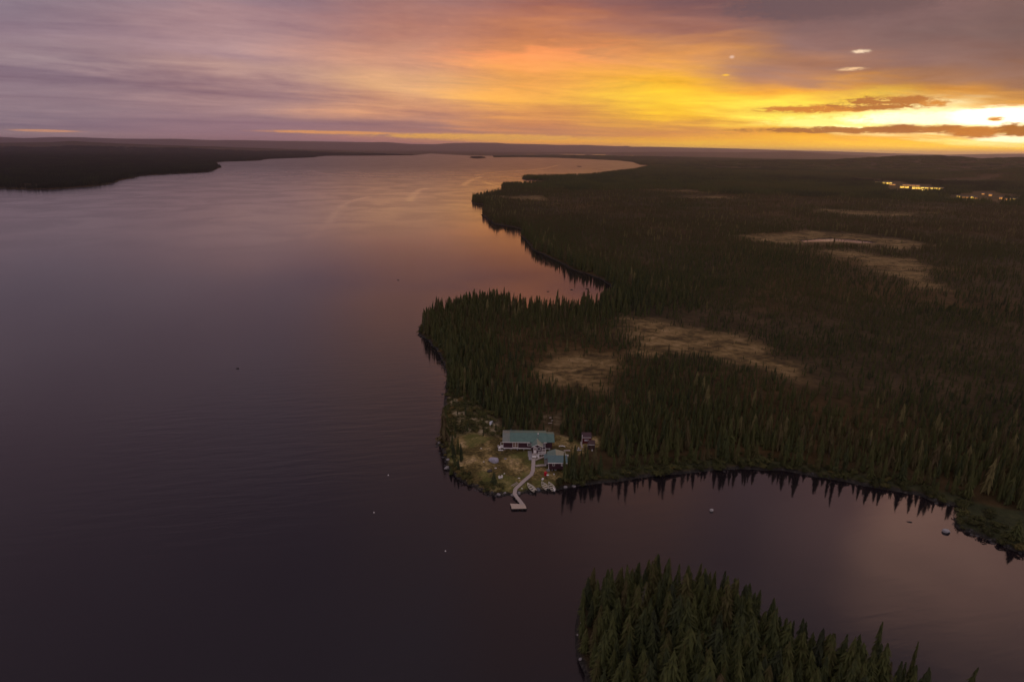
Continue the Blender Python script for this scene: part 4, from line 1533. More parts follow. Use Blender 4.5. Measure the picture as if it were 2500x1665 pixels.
for k_ in range(3):
    MB().box(PX0 + 1.12, PX0 + 1.95, PY - 0.76 - 0.3 * (k_ + 1), PY - 0.77 - 0.3 * k_, -0.34 - 0.19 * k_, -0.22 - 0.19 * k_).build('step', WHITE, L)
# grey side platform left of the porch
pl = MB()
pl.box(PX0 - 1.25, PX0 - 0.12, PY - 1.6, -0.55, -0.42, -0.34)
pl.box(PX0 - 1.1, PX0 - 0.12, PY - 3.3, PY - 1.62, -0.47, -0.40)
pl.build('side_platform', GREYDECK, L)
# white end steps with a rail at the left gable
es = MB()
es.box(-0.85, -0.03, 0.2, 1.9, 0.05, 0.15).box(-1.15, -0.86, 0.3, 1.7, -0.12, -0.02).box(-1.45, -1.16, 0.3, 1.7, -0.32, -0.22)
for y_ in (0.22, 1.85):
    es.box(-0.85, -0.78, y_, y_ + 0.06, -0.5, 1.0).box(-0.08, -0.02, y_, y_ + 0.06, 0.15, 1.0).box(-0.85, -0.02, y_, y_ + 0.06, 0.92, 1.0)
for k_ in range(6):
    es.box(-0.84, -0.80, 0.35 + k_ * 0.25, 0.41 + k_ * 0.25, 0.15, 0.92)
es.box(-0.86, -0.79, 0.28, 1.85, 0.92, 1.0)
es.build('end_steps', WHITE, L)

# ------------------------------------------------------------------ the smaller cabin
CX, CY, CZ = 10.45, 149.45, 2.0
Cb = thing("cabin", CX, CY, CZ, 0, "small maroon cabin with blue-green roof standing lower right of the lodge", "cabin")
w = MB()
w.prism([(0, -0.1), (4.3, -0.1), (4.3, 2.0), (2.15, 2.86), (0, 2.0)], 0, 4.75, 'x')
w.build('wall', MAROON, Cb)
r = MB()
r.prism([(-0.35, 2.02), (2.15, 3.02), (2.15, 2.90), (-0.35, 1.90)], -0.3, 5.12, 'x')
r.build('roof', TEAL, Cb)
r = MB()   # the wing behind: ridge runs front to back
wx = 2.05
r.hexa([(-0.25, 1.6, 2.12), (wx, 2.16, 2.98), (wx, 5.7, 2.98), (-0.25, 5.7, 2.12), (-0.25, 1.6, 2.24), (wx, 2.16, 3.10), (wx, 5.7, 3.10), (-0.25, 5.7, 2.24)])
r.build('wing_roof', GREEN_Y, Cb)
r = MB()
r.hexa([(wx + 0.003, 2.16, 2.98), (4.9, 1.6, 2.12), (4.9, 5.7, 2.12), (wx + 0.003, 5.7, 2.98), (wx + 0.003, 2.16, 3.10), (4.9, 1.6, 2.24), (4.9, 5.7, 2.24), (wx + 0.003, 5.7, 3.10)])
r.build('wing_roof', PALEG_Y, Cb)['label'] = "pale yellow-green right slope of the wing roof"
MB().box(0.1, 4.6, 4.303, 5.5, -0.1, 2.05).build('wing_wall', MAROON, Cb)
MB().hexa([(-1.15, 2.2, 1.60), (-0.253, 2.2, 1.95), (-0.253, 5.0, 1.95), (-1.15, 5.0, 1.60), (-1.15, 2.2, 1.70), (-0.253, 2.2, 2.05), (-0.253, 5.0, 2.05), (-1.15, 5.0, 1.70)]).build('lean_to_roof', TEAL, Cb)
MB().box(-1.0, -0.05, 2.5, 4.8, -0.1, 1.55).build('lean_to_wall', GREYDECK, Cb)
MB().box(-0.32, 5.14, -0.43, -0.36, 1.86, 2.03).build('fascia', WHITE, Cb)
MB().box(-0.06, 0.06, -0.06, 0.06, 0.0, 1.9).build('corner_trim', WHITE, Cb)
window(Cb, 1.0, 0.0, 0.95, 0.66, 0.86, inner=GLASS, frame=0.09, mullion=True)
window(Cb, 3.35, 0.0, 0.95, 0.66, 0.86, inner=GREYM, frame=0.09, mullion=True)
MB().box(-0.55, 0.3, -0.55, -0.15, -0.5, 0.0).build('concrete_block', GREYM, Cb)
MB().tube((1.0, 0.3, -0.8), (1.0, 0.3, -0.103), 0.12).tube((4.4, 0.3, -0.8), (4.4, 0.3, -0.103), 0.12).build('foundation_post', GREYDECK, Cb)

# ------------------------------------------------------------------ two sheds at the edge of the wood
x_, y_, z_ = g(1421, 1083)
S = thing("shed", x_, y_, z_ - 0.05, 0, "dark red shed with a white corner post at the forest edge, right of the lodge", "shed")
w = MB()
w.prism([(0, 0), (2.2, 0), (2.2, 2.45), (0, 2.1)], 0, 2.75, 'x')
w.build('wall', REDSH, S)
MB().hexa([(-0.1, -0.22, 2.12), (2.85, -0.22, 2.12), (2.85, 2.4, 2.55), (-0.1, 2.4, 2.55), (-0.1, -0.22, 2.22), (2.85, -0.22, 2.22), (2.85, 2.4, 2.65), (-0.1, 2.4, 2.65)]).build('roof', plain("dark maroon roofing", (0.05, 0.026, 0.034), 0.6, 0.2, 3.0), S)
MB().box(-0.08, 2.55, -0.28, -0.225, 2.08, 2.2).build('fascia', WHITE, S)
MB().box(-0.13, 0.0, -0.1, 0.03, 0, 2.9).build('corner_post', WHITE, S)
window(S, 0.65, 0.0, 0.95, 1.3, 0.5, inner=plain("pale blue blind", (0.5, 0.5, 0.6), 0.5), frame=0.06)
x_, y_, z_ = g(1436, 1098)
S = thing("shed", x_, y_, z_ - 0.05, 0, "small dark brown lean-to shed just below the red shed", "shed")
w = MB()
w.prism([(0, 0), (1.7, 0), (1.7, 2.1), (0, 1.75)], 0, 1.9, 'x')
w.build('wall', plain("dark brown boards", (0.055, 0.032, 0.030), 0.85, 0.3, 3.0), S)
MB().hexa([(-0.1, -0.2, 1.77), (2.0, -0.2, 1.77), (2.0, 1.9, 2.18), (-0.1, 1.9, 2.18), (-0.1, -0.2, 1.86), (2.0, -0.2, 1.86), (2.0, 1.9, 2.27), (-0.1, 1.9, 2.27)]).build('roof', plain("brown roofing", (0.06, 0.034, 0.034), 0.8, 0.2, 3.0), S)
MB().box(-0.1, 1.75, -0.26, -0.203, 1.72, 1.83).build('fascia', WHITE, S)
MB().box(0.5, 1.2, -0.04, -0.003, 0.05, 1.6).build('door', plain("brown door", (0.09, 0.05, 0.04), 0.8), S)


# ------------------------------------------------------------------ boardwalks and dock
def walk(name, pts, w, label, cat, zoff=0.22, gap=0.16, posts=True, zabs=None, mat=None):
    P3 = []
    for p_ in pts:
        if len(p_) == 3:
            P3.append(Vector(p_))
            continue
        u, v = p_
        if zabs is None:
            x, y, z = g(u, v)
            P3.append(Vector((x, y, z + zoff)))
        else:
            zq = zabs[len(P3)] if isinstance(zabs, (list, tuple)) else zabs
            x, y = px(u, v, zq)
            P3.append(Vector((x, y, zq)))
    o = P3[0].copy()
    e = thing(name, o.x, o.y, o.z, 0, label, cat)
    Q = [p - o for p in P3]
    m, st, ps = MB(), MB(), MB()
    rr_ = random.Random(len(pts) * 7 + 1)
    # mitred edges
    left, right = [], []
    for i, p in enumerate(Q):
        a = (Q[i] - Q[i - 1]).normalized() if i > 0 else (Q[1] - Q[0]).normalized()
        b = (Q[i + 1] - Q[i]).normalized() if i < len(Q) - 1 else a
        n = Vector((-(a.y + b.y), a.x + b.x, 0)).normalized()
        k = w / 2 / max(0.5, n.dot(Vector((-a.y, a.x, 0)).normalized()))
        left.append(p + n * k)
        right.append(p - n * k)
    for i in range(len(Q) - 1):
        Ls = (Q[i + 1] - Q[i]).length
        k = max(1, int(Ls / gap))
        for j in range(k):
            t0, t1 = j / k, (j + 0.90) / k
            dz = rr_.uniform(-0.012, 0.012)
            c = [left[i].lerp(left[i + 1], t0), right[i].lerp(right[i + 1], t0), right[i].lerp(right[i + 1], t1), left[i].lerp(left[i + 1], t1)]
            ext = (c[0] - c[1]).normalized() * rr_.uniform(-0.03, 0.03)
            c = [c[0] + ext, c[1] + ext, c[2] + ext, c[3] + ext]
            m.slab([(q.x, q.y, q.z + dz) for q in reversed(c)], 0.05)
        for sd_ in (0.12, 0.88):
            a0 = left[i].lerp(right[i], sd_); a1 = left[i + 1].lerp(right[i + 1], sd_)
            nn = (left[i] - right[i]).normalized() * 0.05
            st.hexa([tuple(a0 - nn + Vector((0, 0, -0.20))), tuple(a0 + nn + Vector((0, 0, -0.20))), tuple(a1 + nn + Vector((0, 0, -0.20))), tuple(a1 - nn + Vector((0, 0, -0.20))),
                     tuple(a0 - nn + Vector((0, 0, -0.07))), tuple(a0 + nn + Vector((0, 0, -0.07))), tuple(a1 + nn + Vector((0, 0, -0.07))), tuple(a1 - nn + Vector((0, 0, -0.07)))])
            for t in (0.25, 0.75):
                c0 = a0.lerp(a1, t)
                ps.box(c0.x - 0.05, c0.x + 0.05, c0.y - 0.05, c0.y + 0.05, c0.z - 0.9, c0.z - 0.2)
    m.build('planking', mat or PALEWOOD, e)
    st.build('stringer', PALEWOOD, e)
    if posts:
        ps.build('support_post', PALEWOOD, e)
    return e


walk("boardwalk", [(1302.3, 1120.5), (1302, 1137), (1301, 1151), (1297.5, 1160), (1282, 1173), (1267.5, 1186.5), (1258.5, 1195)], 1.05,
     "main weathered plank boardwalk running from the porch steps down to the shore", "boardwalk", 0.26)
walk("walkway", [(1306.5, 1124), (1318, 1119.5), (1331, 1114.5)], 0.62, "narrow slanting plank walkway between the porch and the back of the cabin", "walkway", 0.22)
walk("walkway", [(1306.8, 1138.5), (1320, 1137), (1336, 1136)], 0.85, "short level pinkish plank walkway joining the boardwalk to the cabin front", "walkway", 0.22)
walk("walkway", [(1418.5, 1079), (1419, 1085), (1422, 1094)], 0.5, "pale plank walkway leading up to the dark red shed", "walkway", 0.12, posts=False)
walk("walkway", [(1376.5, 1100.2), (1392, 1100)], 0.62, "pale yellowish plank path behind the cabin, towards the red shed", "walkway", 0.1, posts=False)
walk("walkway", [(1403, 1099.2), (1420, 1098.5)], 0.7, "dull grey plank path just below the red shed", "walkway", 0.08, posts=False, mat=GREYDECK)
# dock: gangway and floating platform
zd = 0.55
_e = g(1258.5, 1195)
_z0 = _e[2] + 0.24
e = walk("dock", [(_e[0] - 0.02, _e[1] - 0.06, _z0), (1256.3, 1205), (1264.5, 1216.5), (1276.5, 1231)], 1.0,
         "grey plank dock reaching into the water from the boardwalk, ending in a wide platform", "dock", zabs=[_z0, 0.85, zd, zd])
o = e.location


def dock_rect(c4, gap, name, zz):
    P4 = [Vector((*px(u, v, zz), zz)) - o for u, v in c4]
    a, b, c, d = P4      # a-b far edge left to right, d-c near edge
    m = MB()
    k = max(2, int((b - a).length / gap))
    for j in range(k):
        t0, t1 = j / k, (j + 0.94) / k
        m.slab([tuple(d.lerp(c, t0)), tuple(d.lerp(c, t1)), tuple(a.lerp(b, t1)), tuple(a.lerp(b, t0))], 0.06)
    m.build(name, plain("pale new planks", (0.46, 0.37, 0.30), 0.85, 0.2, 4.0), e)
    f = MB()
    for t in (0.12, 0.42, 0.72, 0.95):
        p0, p1 = a.lerp(b, t), d.lerp(c, t)
        f.hexa([(p0.x - .25, p0.y, p0.z - .5), (p1.x - .25, p1.y, p1.z - .5), (p1.x + .25, p1.y, p1.z - .5), (p0.x + .25, p0.y, p0.z - .5),
                (p0.x - .25, p0.y, p0.z - .065), (p1.x - .25, p1.y, p1.z - .065), (p1.x + .25, p1.y, p1.z - .065), (p0.x + .25, p0.y, p0.z - .065)])
    f.build('float', BLACK, e)


dock_rect([(1245.2, 1229), (1281, 1230), (1283.5, 1235), (1247.8, 1235)], 0.3, 'rear_platform', 0.47)
dock_rect([(1248, 1235.3), (1283.8, 1235.3), (1285.5, 1241), (1249, 1241.6)], 0.3, 'platform', 0.47)


# ------------------------------------------------------------------ boats
def make_boat(bow, stern, beam, label, variant):
    bx, by, bz = g(*bow)
    sx, sy, sz = g(*stern, z=0.5)
    Lb = math.hypot(bx - sx, by - sy)
    zb, zs = max(bz, 0.5) + 0.05, max(0.05, sz - 0.05)
    e = thing("motor_boat", sx, sy, zs, math.atan2(by - sy, bx - sx), label, "boat", "aluminium boats drawn up on the bank")
    e.rotation_euler = (0, -math.atan2(zb - zs, Lb) * 0.8, math.atan2(by - sy, bx - sx))
    n = 15

    def sect(t):
        hw = beam / 2 * (0.86 + 0.20 * math.sin(math.pi * min(1, t * 1.25))) * (1 - max(0, (t - 0.42) / 0.58) ** 2.3) + 0.012
        depth = 0.52 + 0.16 * t ** 2
        keel = 0.0 + 0.30 * max(0, (t - 0.7) / 0.3) ** 2
        return hw, depth, keel
    hull, gun = MB(), MB()
    rings = []
    for i in range(n):
        t = i / (n - 1)
        hw, dp, kl = sect(t)
        x = Lb * t
        prof = [(-hw, dp), (-hw * 0.93, dp * 0.5 + kl * .5), (-hw * 0.72, 0.10 + kl), (0, kl), (hw * 0.72, 0.10 + kl), (hw * 0.93, dp * 0.5 + kl * .5), (hw, dp)]
        inn = [(q[0] * 0.92, q[1] + (0.05 if 0 < j < 6 else -0.004)) for j, q in enumerate(prof)]
        rings.append(([(x, a, b) for a, b in prof], [(x * 0.985 + 0.02, a, b) for a, b in inn]))
    for i in range(n - 1):
        for j in range(6):
            A, B = rings[i][0], rings[i + 1][0]
            hull.quad(A[j], B[j], B[j + 1], A[j + 1])
            A, B = rings[i][1], rings[i + 1][1]
            hull.quad(A[j + 1], B[j + 1], B[j], A[j])
        for s in (0, 6):
            a, b = rings[i][0][s], rings[i + 1][0][s]
            gun.tube((a[0], a[1], a[2] + 0.01), (b[0], b[1], b[2] + 0.01), 0.035, n=6)
    hull.poly(rings[0][0])
    hull.poly(list(reversed(rings[0][1])))
    hull.build('hull', ALU, e)
    a, b = rings[0][0][0], rings[0][0][6]
    gun.tube((a[0], a[1], a[2]), (b[0], b[1], b[2]), 0.045, n=6)
    gun.build('gunwale', ALU, e)
    t = 0.8
    hw, dp, kl = sect(t)
    fd = MB()
    fd.poly([(Lb * 0.80, -sect(.8)[0] * .9, sect(.8)[1] - .05), (Lb * 0.90, -sect(.9)[0] * .9, sect(.9)[1] - .04), (Lb * 0.985, 0, sect(1)[1] - .02), (Lb * 0.90, sect(.9)[0] * .9, sect(.9)[1] - .04), (Lb * 0.80, sect(.8)[0] * .9, sect(.8)[1] - .05)])
    if variant != 1:
        fd.build('foredeck', ALU_D if variant == 2 else ALU, e)
    for t in ((0.18, 0.42, 0.66), (0.14, 0.38, 0.62), (0.2, 0.4, 0.64))[variant]:
        hw, dp, kl = sect(t)
        MB().box(Lb * t - 0.14, Lb * t + 0.14, -hw * 0.9, hw * 0.9, dp * 0.62, dp * 0.62 + 0.05).build('bench', ALU, e)
    hw = sect(0.3)[0]
    MB().box(Lb * 0.05, Lb * 0.78, -hw * 0.6, hw * 0.6, 0.125, 0.15).build('floor', ALU_D, e)
    # outboard motor
    mo = MB()
    mo.box(-0.34, 0.0, -0.06, 0.06, 0.30, 0.50)
    mo.hexa([(-0.30, -0.07, -0.25), (-0.16, -0.07, -0.25), (-0.16, 0.07, -0.25), (-0.30, 0.07, -0.25), (-0.34, -0.09, 0.45), (-0.12, -0.09, 0.45), (-0.12, 0.09, 0.45), (-0.34, 0.09, 0.45)])
    mot = mo.build('outboard_motor', BLACK, e)
    cw = MB()
    cw.hexa([(-0.46, -0.15, 0.46), (-0.04, -0.15, 0.46), (-0.04, 0.15, 0.46), (-0.46, 0.15, 0.46), (-0.40, -0.11, 0.80), (-0.08, -0.12, 0.84), (-0.08, 0.12, 0.84), (-0.40, 0.11, 0.80)])
    cw.build('cowl', BLACK if variant != 2 else WPLAST, mot, bevel=0.03)
    if variant == 2:
        MB().box(-0.25, 0.75, -0.34, -0.14, 0.5, 0.62).build('motor_cover', WPLAST, e)
    if variant == 0:
        MB().tube((Lb * 0.3, 0.1, 0.16), (Lb * 0.3, 0.1, 0.42), 0.13).build('fuel_tank', BLACK, e)
    return e


make_boat((1285.8, 1181.5), (1305.5, 1202.0), 1.45, "pinkish aluminium motor boat nearest the boardwalk, alone left of a dark rock", 0)
make_boat((1321, 1177.5), (1335.0, 1198.0), 1.42, "open aluminium boat in the middle of the three, its bow ashore", 1)
make_boat((1338, 1178.2), (1351.5, 1200.0), 1.38, "aluminium boat with a white motor cover, furthest right of the three", 2)


# ------------------------------------------------------------------ rocks
ROCK_GREY = plain("grey granite", (0.26, 0.24, 0.245), 0.9, 0.35, 1.6, bump=0.08)
ROCK_BLUE = plain("blue-grey granite", (0.33, 0.32, 0.38), 0.9, 0.3, 2.2, bump=0.1)
ROCK_DARK = plain("dark wet rock", (0.05, 0.045, 0.045), 0.6, 0.35, 1.6, bump=0.08)
ROCK_PALE = plain("pale quartz rock", (0.62, 0.58, 0.52), 0.9, 0.2, 2.0)


def rock(u, v, sx, sy, sz, mat, label, seed, z=None, sink=0.3, cat="rock", name="boulder", group=None):
    if z is None:
        x, y, zz = g(u, v)
    else:
        zz = z
        x, y = px(u, v, z)
    r = random.Random(seed)
    bm = bmesh.new()
    bmesh.ops.create_icosphere(bm, subdivisions=3, radius=1.0)
    cuts = [(Vector((r.gauss(0, 1), r.gauss(0, 1), r.gauss(0, 0.7))).normalized(), r.uniform(0.62, 0.9)) for _ in range(9)]
    for w_ in bm.verts:
        p = w_.co.copy()
        for n_, d_ in cuts:
            t = p.dot(n_) - d_
            if t > 0: p -= n_ * t * 0.85
        p *= 1 + 0.05 * math.sin(5 * p.x + seed) * math.cos(4 * p.y)
        w_.co = Vector((p.x * sx / 2, p.y * sy / 2, p.z * sz / 2 + sz / 2 * (1 - 2 * sink)))
    me = bpy.data.meshes.new(name)
    bm.to_mesh(me)
    bm.free()
    me.materials.append(mat)
    o = bpy.data.objects.new(name, me)
    COL.objects.link(o)
    o.location = (x, y, zz)
    o.rotation_euler = (0, 0, r.uniform(-0.4, 0.4))
    tag(o, label, cat, group)
    return o


rock(1205.5, 1126, 3.1, 2.5, 1.7, ROCK_BLUE, "large flat blue-grey boulder on the lawn in front of the lodge", 3)
rock(1195, 1151, 1.6, 1.4, 0.9, ROCK_DARK, "dark blackish rock on the lawn, below the big boulder", 4)
rock(1077, 1081.5, 2.6, 1.5, 0.9, ROCK_GREY, "flat pale-topped rock on the western tip of the clearing", 5, z=0.1)
rock(1092, 1144, 1.9, 1.4, 1.1, ROCK_GREY, "rounded grey rock on the left shore, lowest of the big ones", 6, z=0.1)
rock(1094, 1123, 1.2, 0.9, 0.7, ROCK_GREY, "small grey rock halfway down the left shore", 7)
rock(1217.5, 1209, 1.15, 0.9, 0.95, ROCK_GREY, "round grey boulder at the water's edge, leftmost of those by the dock", 8, z=0.0)
rock(1232, 1205.5, 0.9, 0.8, 0.9, ROCK_GREY, "pointed grey rock at the water's edge, second left of the dock", 9, z=0.05)
rock(1251, 1209.5, 1.0, 0.8, 0.6, ROCK_GREY, "low grey rock right under the dock's first bend", 10, z=0.0)
rock(1266.5, 1206, 1.1, 0.95, 1.0, ROCK_GREY, "round boulder against the right side of the dock bend", 11, z=0.05)
rock(1314, 1196.5, 1.25, 0.9, 0.95, plain("slate blue rock", (0.13, 0.14, 0.17), 0.8, 0.3, 2.0, bump=0.05), "slate-blue rock between the left boat and the middle boat", 12, z=0.05)
rock(1380, 1190, 1.5, 0.9, 0.7, ROCK_GREY, "grey rock under the bushes right of the boats", 13, z=0.05)
rock(1401, 1187.5, 1.2, 0.8, 0.6, ROCK_GREY, "grey rock further right along the bushy bank", 14, z=0.05)
rock(2310, 1299, 1.9, 1.3, 1.1, plain("smooth pale grey rock", (0.34, 0.33, 0.34), 0.85, 0.15, 2.0), "smooth light grey boulder at the edge of the green spit, right side", 15, z=0.0, sink=0.25)
rock(1737, 1247, 1.0, 0.8, 0.9, plain("grey speckled rock", (0.40, 0.38, 0.37), 0.9, 0.3, 4.0), "lone small pale rock standing out of the water in the bay", 16, z=0.0, sink=0.3)
rock(1420, 1525, 0.9, 0.8, 0.8, ROCK_PALE, "white-topped rock at the left tip of the foreground islet", 17, z=0.1)
rock(1412, 1552, 0.8, 0.7, 0.6, ROCK_GREY, "grey rock on the left rim of the foreground islet", 18, z=0.1)
rock(1418, 1610, 0.8, 0.7, 0.6, ROCK_GREY, "grey rock low on the left rim of the foreground islet", 19, z=0.1)
rock(1396, 707.5, 2.0, 1.0, 0.6, ROCK_DARK, "small dark rock in the cove, middle of three", 20, z=0.0)
rock(1433, 705.5, 2.3, 1.0, 0.6, ROCK_DARK, "small dark rock in the cove nearest the inner shore", 21, z=0.0)
rock(1338, 712, 1.7, 0.9, 0.6, ROCK_DARK, "small dark rock in the cove, leftmost of three above the spruce tops", 22, z=0.0)
rock(972, 684, 1.6, 0.8, 0.45, ROCK_DARK, "tiny dark rock out on the lake, left of the wooded point", 23, z=0.0)
rock(580, 900, 1.3, 0.8, 0.5, ROCK_DARK, "tiny dark rock alone on the open lake at left", 24, z=0.0)
rock(2220, 1274, 1.3, 0.4, 0.3, ROCK_DARK, "thin dark rock just awash in the right part of the bay", 25, z=0.0)
rock(1415, 407.5, 28, 9, 5, ROCK_DARK, "distant dark skerry on the bright far lake", 26, z=0.0, name="skerry")
rock(1174.6, 1095, 0.55, 0.4, 0.35, ROCK_PALE, "small white stone on the lawn left of the lodge", 27, name="stone")
rock(1231, 1156.5, 0.5, 0.35, 0.3, ROCK_PALE, "small white stone in the sandy patch of the lawn", 28, name="stone")
rock(1210, 1143, 0.7, 0.4, 0.3, ROCK_PALE, "pale stone on the lawn below the big blue-grey boulder", 29, name="stone")
rock(1267, 1167.5, 0.75, 0.4, 0.3, ROCK_PALE, "pale stone beside the boardwalk bend", 30, name="stone")
rock(1274.5, 1192.8, 0.5, 0.4, 0.3, ROCK_PALE, "pale stone in the grass between the dock and the left boat", 31, name="stone")
rock(1181, 1127.5, 0.6, 0.3, 0.25, ROCK_PALE, "tiny pale stone left of the big boulder", 32, name="stone")
rock(1234, 1120.5, 0.9, 0.6, 0.4, ROCK_GREY, "flat dull stone on the lawn right of the big boulder", 33, name="stone")

# shore stones as stuff
RK = []
for i in range(3):
    o_ = rock(0 + 1250, 1400, 2, 2, 1.3, ROCK_DARK, None, 90 + i, z=0.0, sink=0.35, name="shore_stone")
    RK.append(o_.data)
    bpy.data.objects.remove(o_)
Xs, Ys = sector_points(100, 330, -14, 46, 2.6)
ss = shore_sd(Xs, Ys)
us, vs_ = proj(Xs, Ys, Xs * 0)
k = (ss > -0.9) & (ss < 0.9) & (us > -50) & (us < 2600) & ~((us > 1330) & (us < 2250) & (vs_ > 1100) & (rng.random(len(Xs)) < 0.93)) & (rng.random(len(Xs)) < 0.28)
Xs, Ys, ss = Xs[k], Ys[k], ss[k]
sz_ = rng.uniform(0.12, 0.36, len(Xs)) * (0.6 + 0.8 * rng.random(len(Xs)))
scatter_object("shore_stones", np.stack([Xs, Ys, np.maximum(-0.12, height(Xs, Ys, ss) - 0.08)], 1), np.stack([sz_ * 1.3, sz_, sz_], 1), rot_of(len(Xs), 0.1), rng.integers(0, 3, len(Xs)), Xs * 0, RK,
               "dark stones strewn along the waterline of the point and the islet", "stones")

# ------------------------------------------------------------------ odds and ends round the lodge
x, y, z = g(1332, 1160)
e = thing("oil_drum", x, y, z, 0, "bright red drum on the grass below the cabin", "drum")
MB().tube((0, 0, 0), (0, 0, 0.95), 0.42, n=16).build('body', REDP, e)
MB().tube((0, 0, 0.30), (0, 0, 0.34), 0.445, n=16).tube((0, 0, 0.62), (0, 0, 0.66), 0.445, n=16).build('hoop', REDP, e)
x, y, z = g(1356, 1147)
e = thing("water_tank", x, y, z, 0, "grey metal drum standing against the cabin's front wall", "tank")
MB().tube((0, 0, 0), (0, 0, 1.0), 0.40, n=16).build('body', GREYM, e)
MB().tube((0, 0, 1.0), (0, 0, 1.06), 0.36, 0.15, n=16).build('lid', GREYM, e)
x, y, z = g(1337, 1163)
e = thing("wash_basin", x, y, z, 0.3, "white basin on a low stand beside the red drum", "basin")
MB().tube((0, 0, 0.35), (0, 0, 0.47), 0.26, 0.36, n=14, cap=False).tube((0, 0, 0.33), (0, 0, 0.36), 0.26, n=14).build('bowl', WPLAST, e)
MB().tube((0.2, 0, 0), (0.15, 0, 0.33), 0.03, n=6).tube((-0.2, 0.1, 0), (-0.15, 0.1, 0.33), 0.03, n=6).tube((0, -0.2, 0), (0, -0.15, 0.33), 0.03, n=6).build('stand', GREYM, e)


def bucket(u, v, label, r=0.17, h=0.34, dz=0.0):
    x, y, z = g(u, v)
    e = thing("bucket", x, y, z + dz, 0, label, "bucket")
    MB().tube((0, 0, 0), (0, 0, h), r * 0.85, r, n=12).build('body', WPLAST, e)
    MB().tube((-r, 0, h * 0.95), (0, 0, h + 0.14), 0.012, n=5).tube((0, 0, h + 0.14), (r, 0, h * 0.95), 0.012, n=5).build('handle', GREYM, e)


bucket(1352.4, 1159, "white bucket on the reddish ground right of the red drum")
bucket(1331.7, 1138.5, "white bucket standing on the level walkway beside the cabin", 0.16, 0.36, 0.22)
bucket(1412.5, 1095.5, "white bucket on the grey path left of the red shed's walkway", 0.2, 0.4)
bucket(1445.5, 1101, "white bucket in front of the small brown shed", 0.15, 0.5)
x, y, z = g(1325, 1171)
e = thing("cooler_box", x, y, z, 0.9, "white cooler box lying on the grass above the middle boat", "cooler")
MB().box(-0.32, 0.32, -0.2, 0.2, 0, 0.28).build('body', WPLAST, e, bevel=0.03)
MB().box(-0.34, 0.34, -0.22, 0.22, 0.283, 0.36).build('lid', WPLAST, e, bevel=0.02)


def chair(u, v, rz, label):
    x, y, z = g(u, v)
    e = thing("garden_chair", x, y, z, rz, label, "chair")
    MB().box(-0.25, 0.25, -0.25, 0.25, 0.40, 0.44).build('seat', WPLAST, e)
    b = MB()
    for i in range(5):
        b.box(-0.25 + i * 0.105, -0.18 + i * 0.105, 0.24, 0.28, 0.443, 0.86)
    b.box(-0.26, 0.26, 0.235, 0.285, 0.863, 0.93)
    b.build('backrest', WPLAST, e)
    for sx in (-1, 1):
        for sy in (-1, 1):
            MB().box(sx * 0.22 - 0.025, sx * 0.22 + 0.025, sy * 0.22 - 0.025, sy * 0.22 + 0.025, 0, 0.397).build('leg', WPLAST, e)
        MB().box(sx * 0.27 - 0.03, sx * 0.27 + 0.03, -0.25, 0.23, 0.62, 0.66).box(sx * 0.27 - 0.02, sx * 0.27 + 0.02, -0.24, -0.19, 0.443, 0.617).build('armrest', WPLAST, e)
    return e


chair(1219.5, 1169.5, 0.5, "white plastic chair on the lawn near the small round spruce, left one")
chair(1224.3, 1168.3, -0.6, "white plastic chair on the lawn near the small round spruce, right one")
chair(1218, 1093.5, 1.2, "white plastic chair outside the lodge's left end")
chair(1436.5, 1091.5, 0.2, "white plastic chair on the path beside the small brown shed")


def plank(name, a, b, w, th, mat, label, dz=0.06, cat="plank", group=None):
    x0, y0, z0 = g(*a)
    x1, y1, z1 = g(*b)
    e = MB()
    p, q = Vector((0, 0, dz)), Vector((x1 - x0, y1 - y0, z1 - z0 + dz))
    n = Vector((-(q.y - p.y), q.x - p.x, 0)).normalized() * w / 2
    e.slab([tuple(p - n), tuple(q - n), tuple(q + n), tuple(p + n)], th)
    ob = e.build(name, mat)
    ob.location = (x0, y0, z0)
    tag(ob, label, cat, group)


plank("plank", (1248, 1186.5), (1262.5, 1177.5), 0.14, 0.08, PALEWOOD, "long thin plank lying left of the boardwalk, upper of two", 0.12)
plank("plank", (1252, 1187.5), (1265, 1179.5), 0.14, 0.08, PALEWOOD, "long thin plank lying left of the boardwalk, lower of two", 0.12)
plank("board", (1216.5, 1098.8), (1228.5, 1099.2), 0.5, 0.06, WHITE, "flat whitish board on the ground at the lodge's left corner", 0.1)
plank("board", (1341, 1023), (1346, 1022.6), 0.45, 0.06, PALEWOOD, "pale board among the trees behind the lodge, uppermost of three", 0.5)
plank("board", (1345, 1030), (1350, 1028.8), 0.3, 0.06, PALEWOOD, "pale board among the trees behind the lodge, middle of three", 0.45)
plank("board", (1338, 1036), (1348, 1034.8), 0.25, 0.06, PALEWOOD, "pale board among the trees behind the lodge, lowest of three", 0.4)
# leaning pale sheet in the scrub
x, y, z = g(1200, 1038)
e = thing("roofing_sheet", x, y, z, 0.25, "pale grey sheet propped up in the scrub behind the lodge's left end", "sheet")
MB().hexa([(-0.6, 0, 0.1), (0.35, 0, 0.2), (0.35, 0.04, 0.2), (-0.6, 0.04, 0.1), (-0.5, 0.8, 0.95), (0.62, 0.8, 1.15), (0.62, 0.84, 1.15), (-0.5, 0.84, 0.95)]).build('panel', plain("pale sheet metal", (0.5, 0.52, 0.56), 0.5, 0.15, 3.0), e)
MB().tube((-0.3, 0.8, 0), (-0.3, 0.8, 0.9), 0.03, n=6).tube((0.4, 0.8, 0), (0.4, 0.8, 1.0), 0.03, n=6).build('prop', PALEWOOD, e)
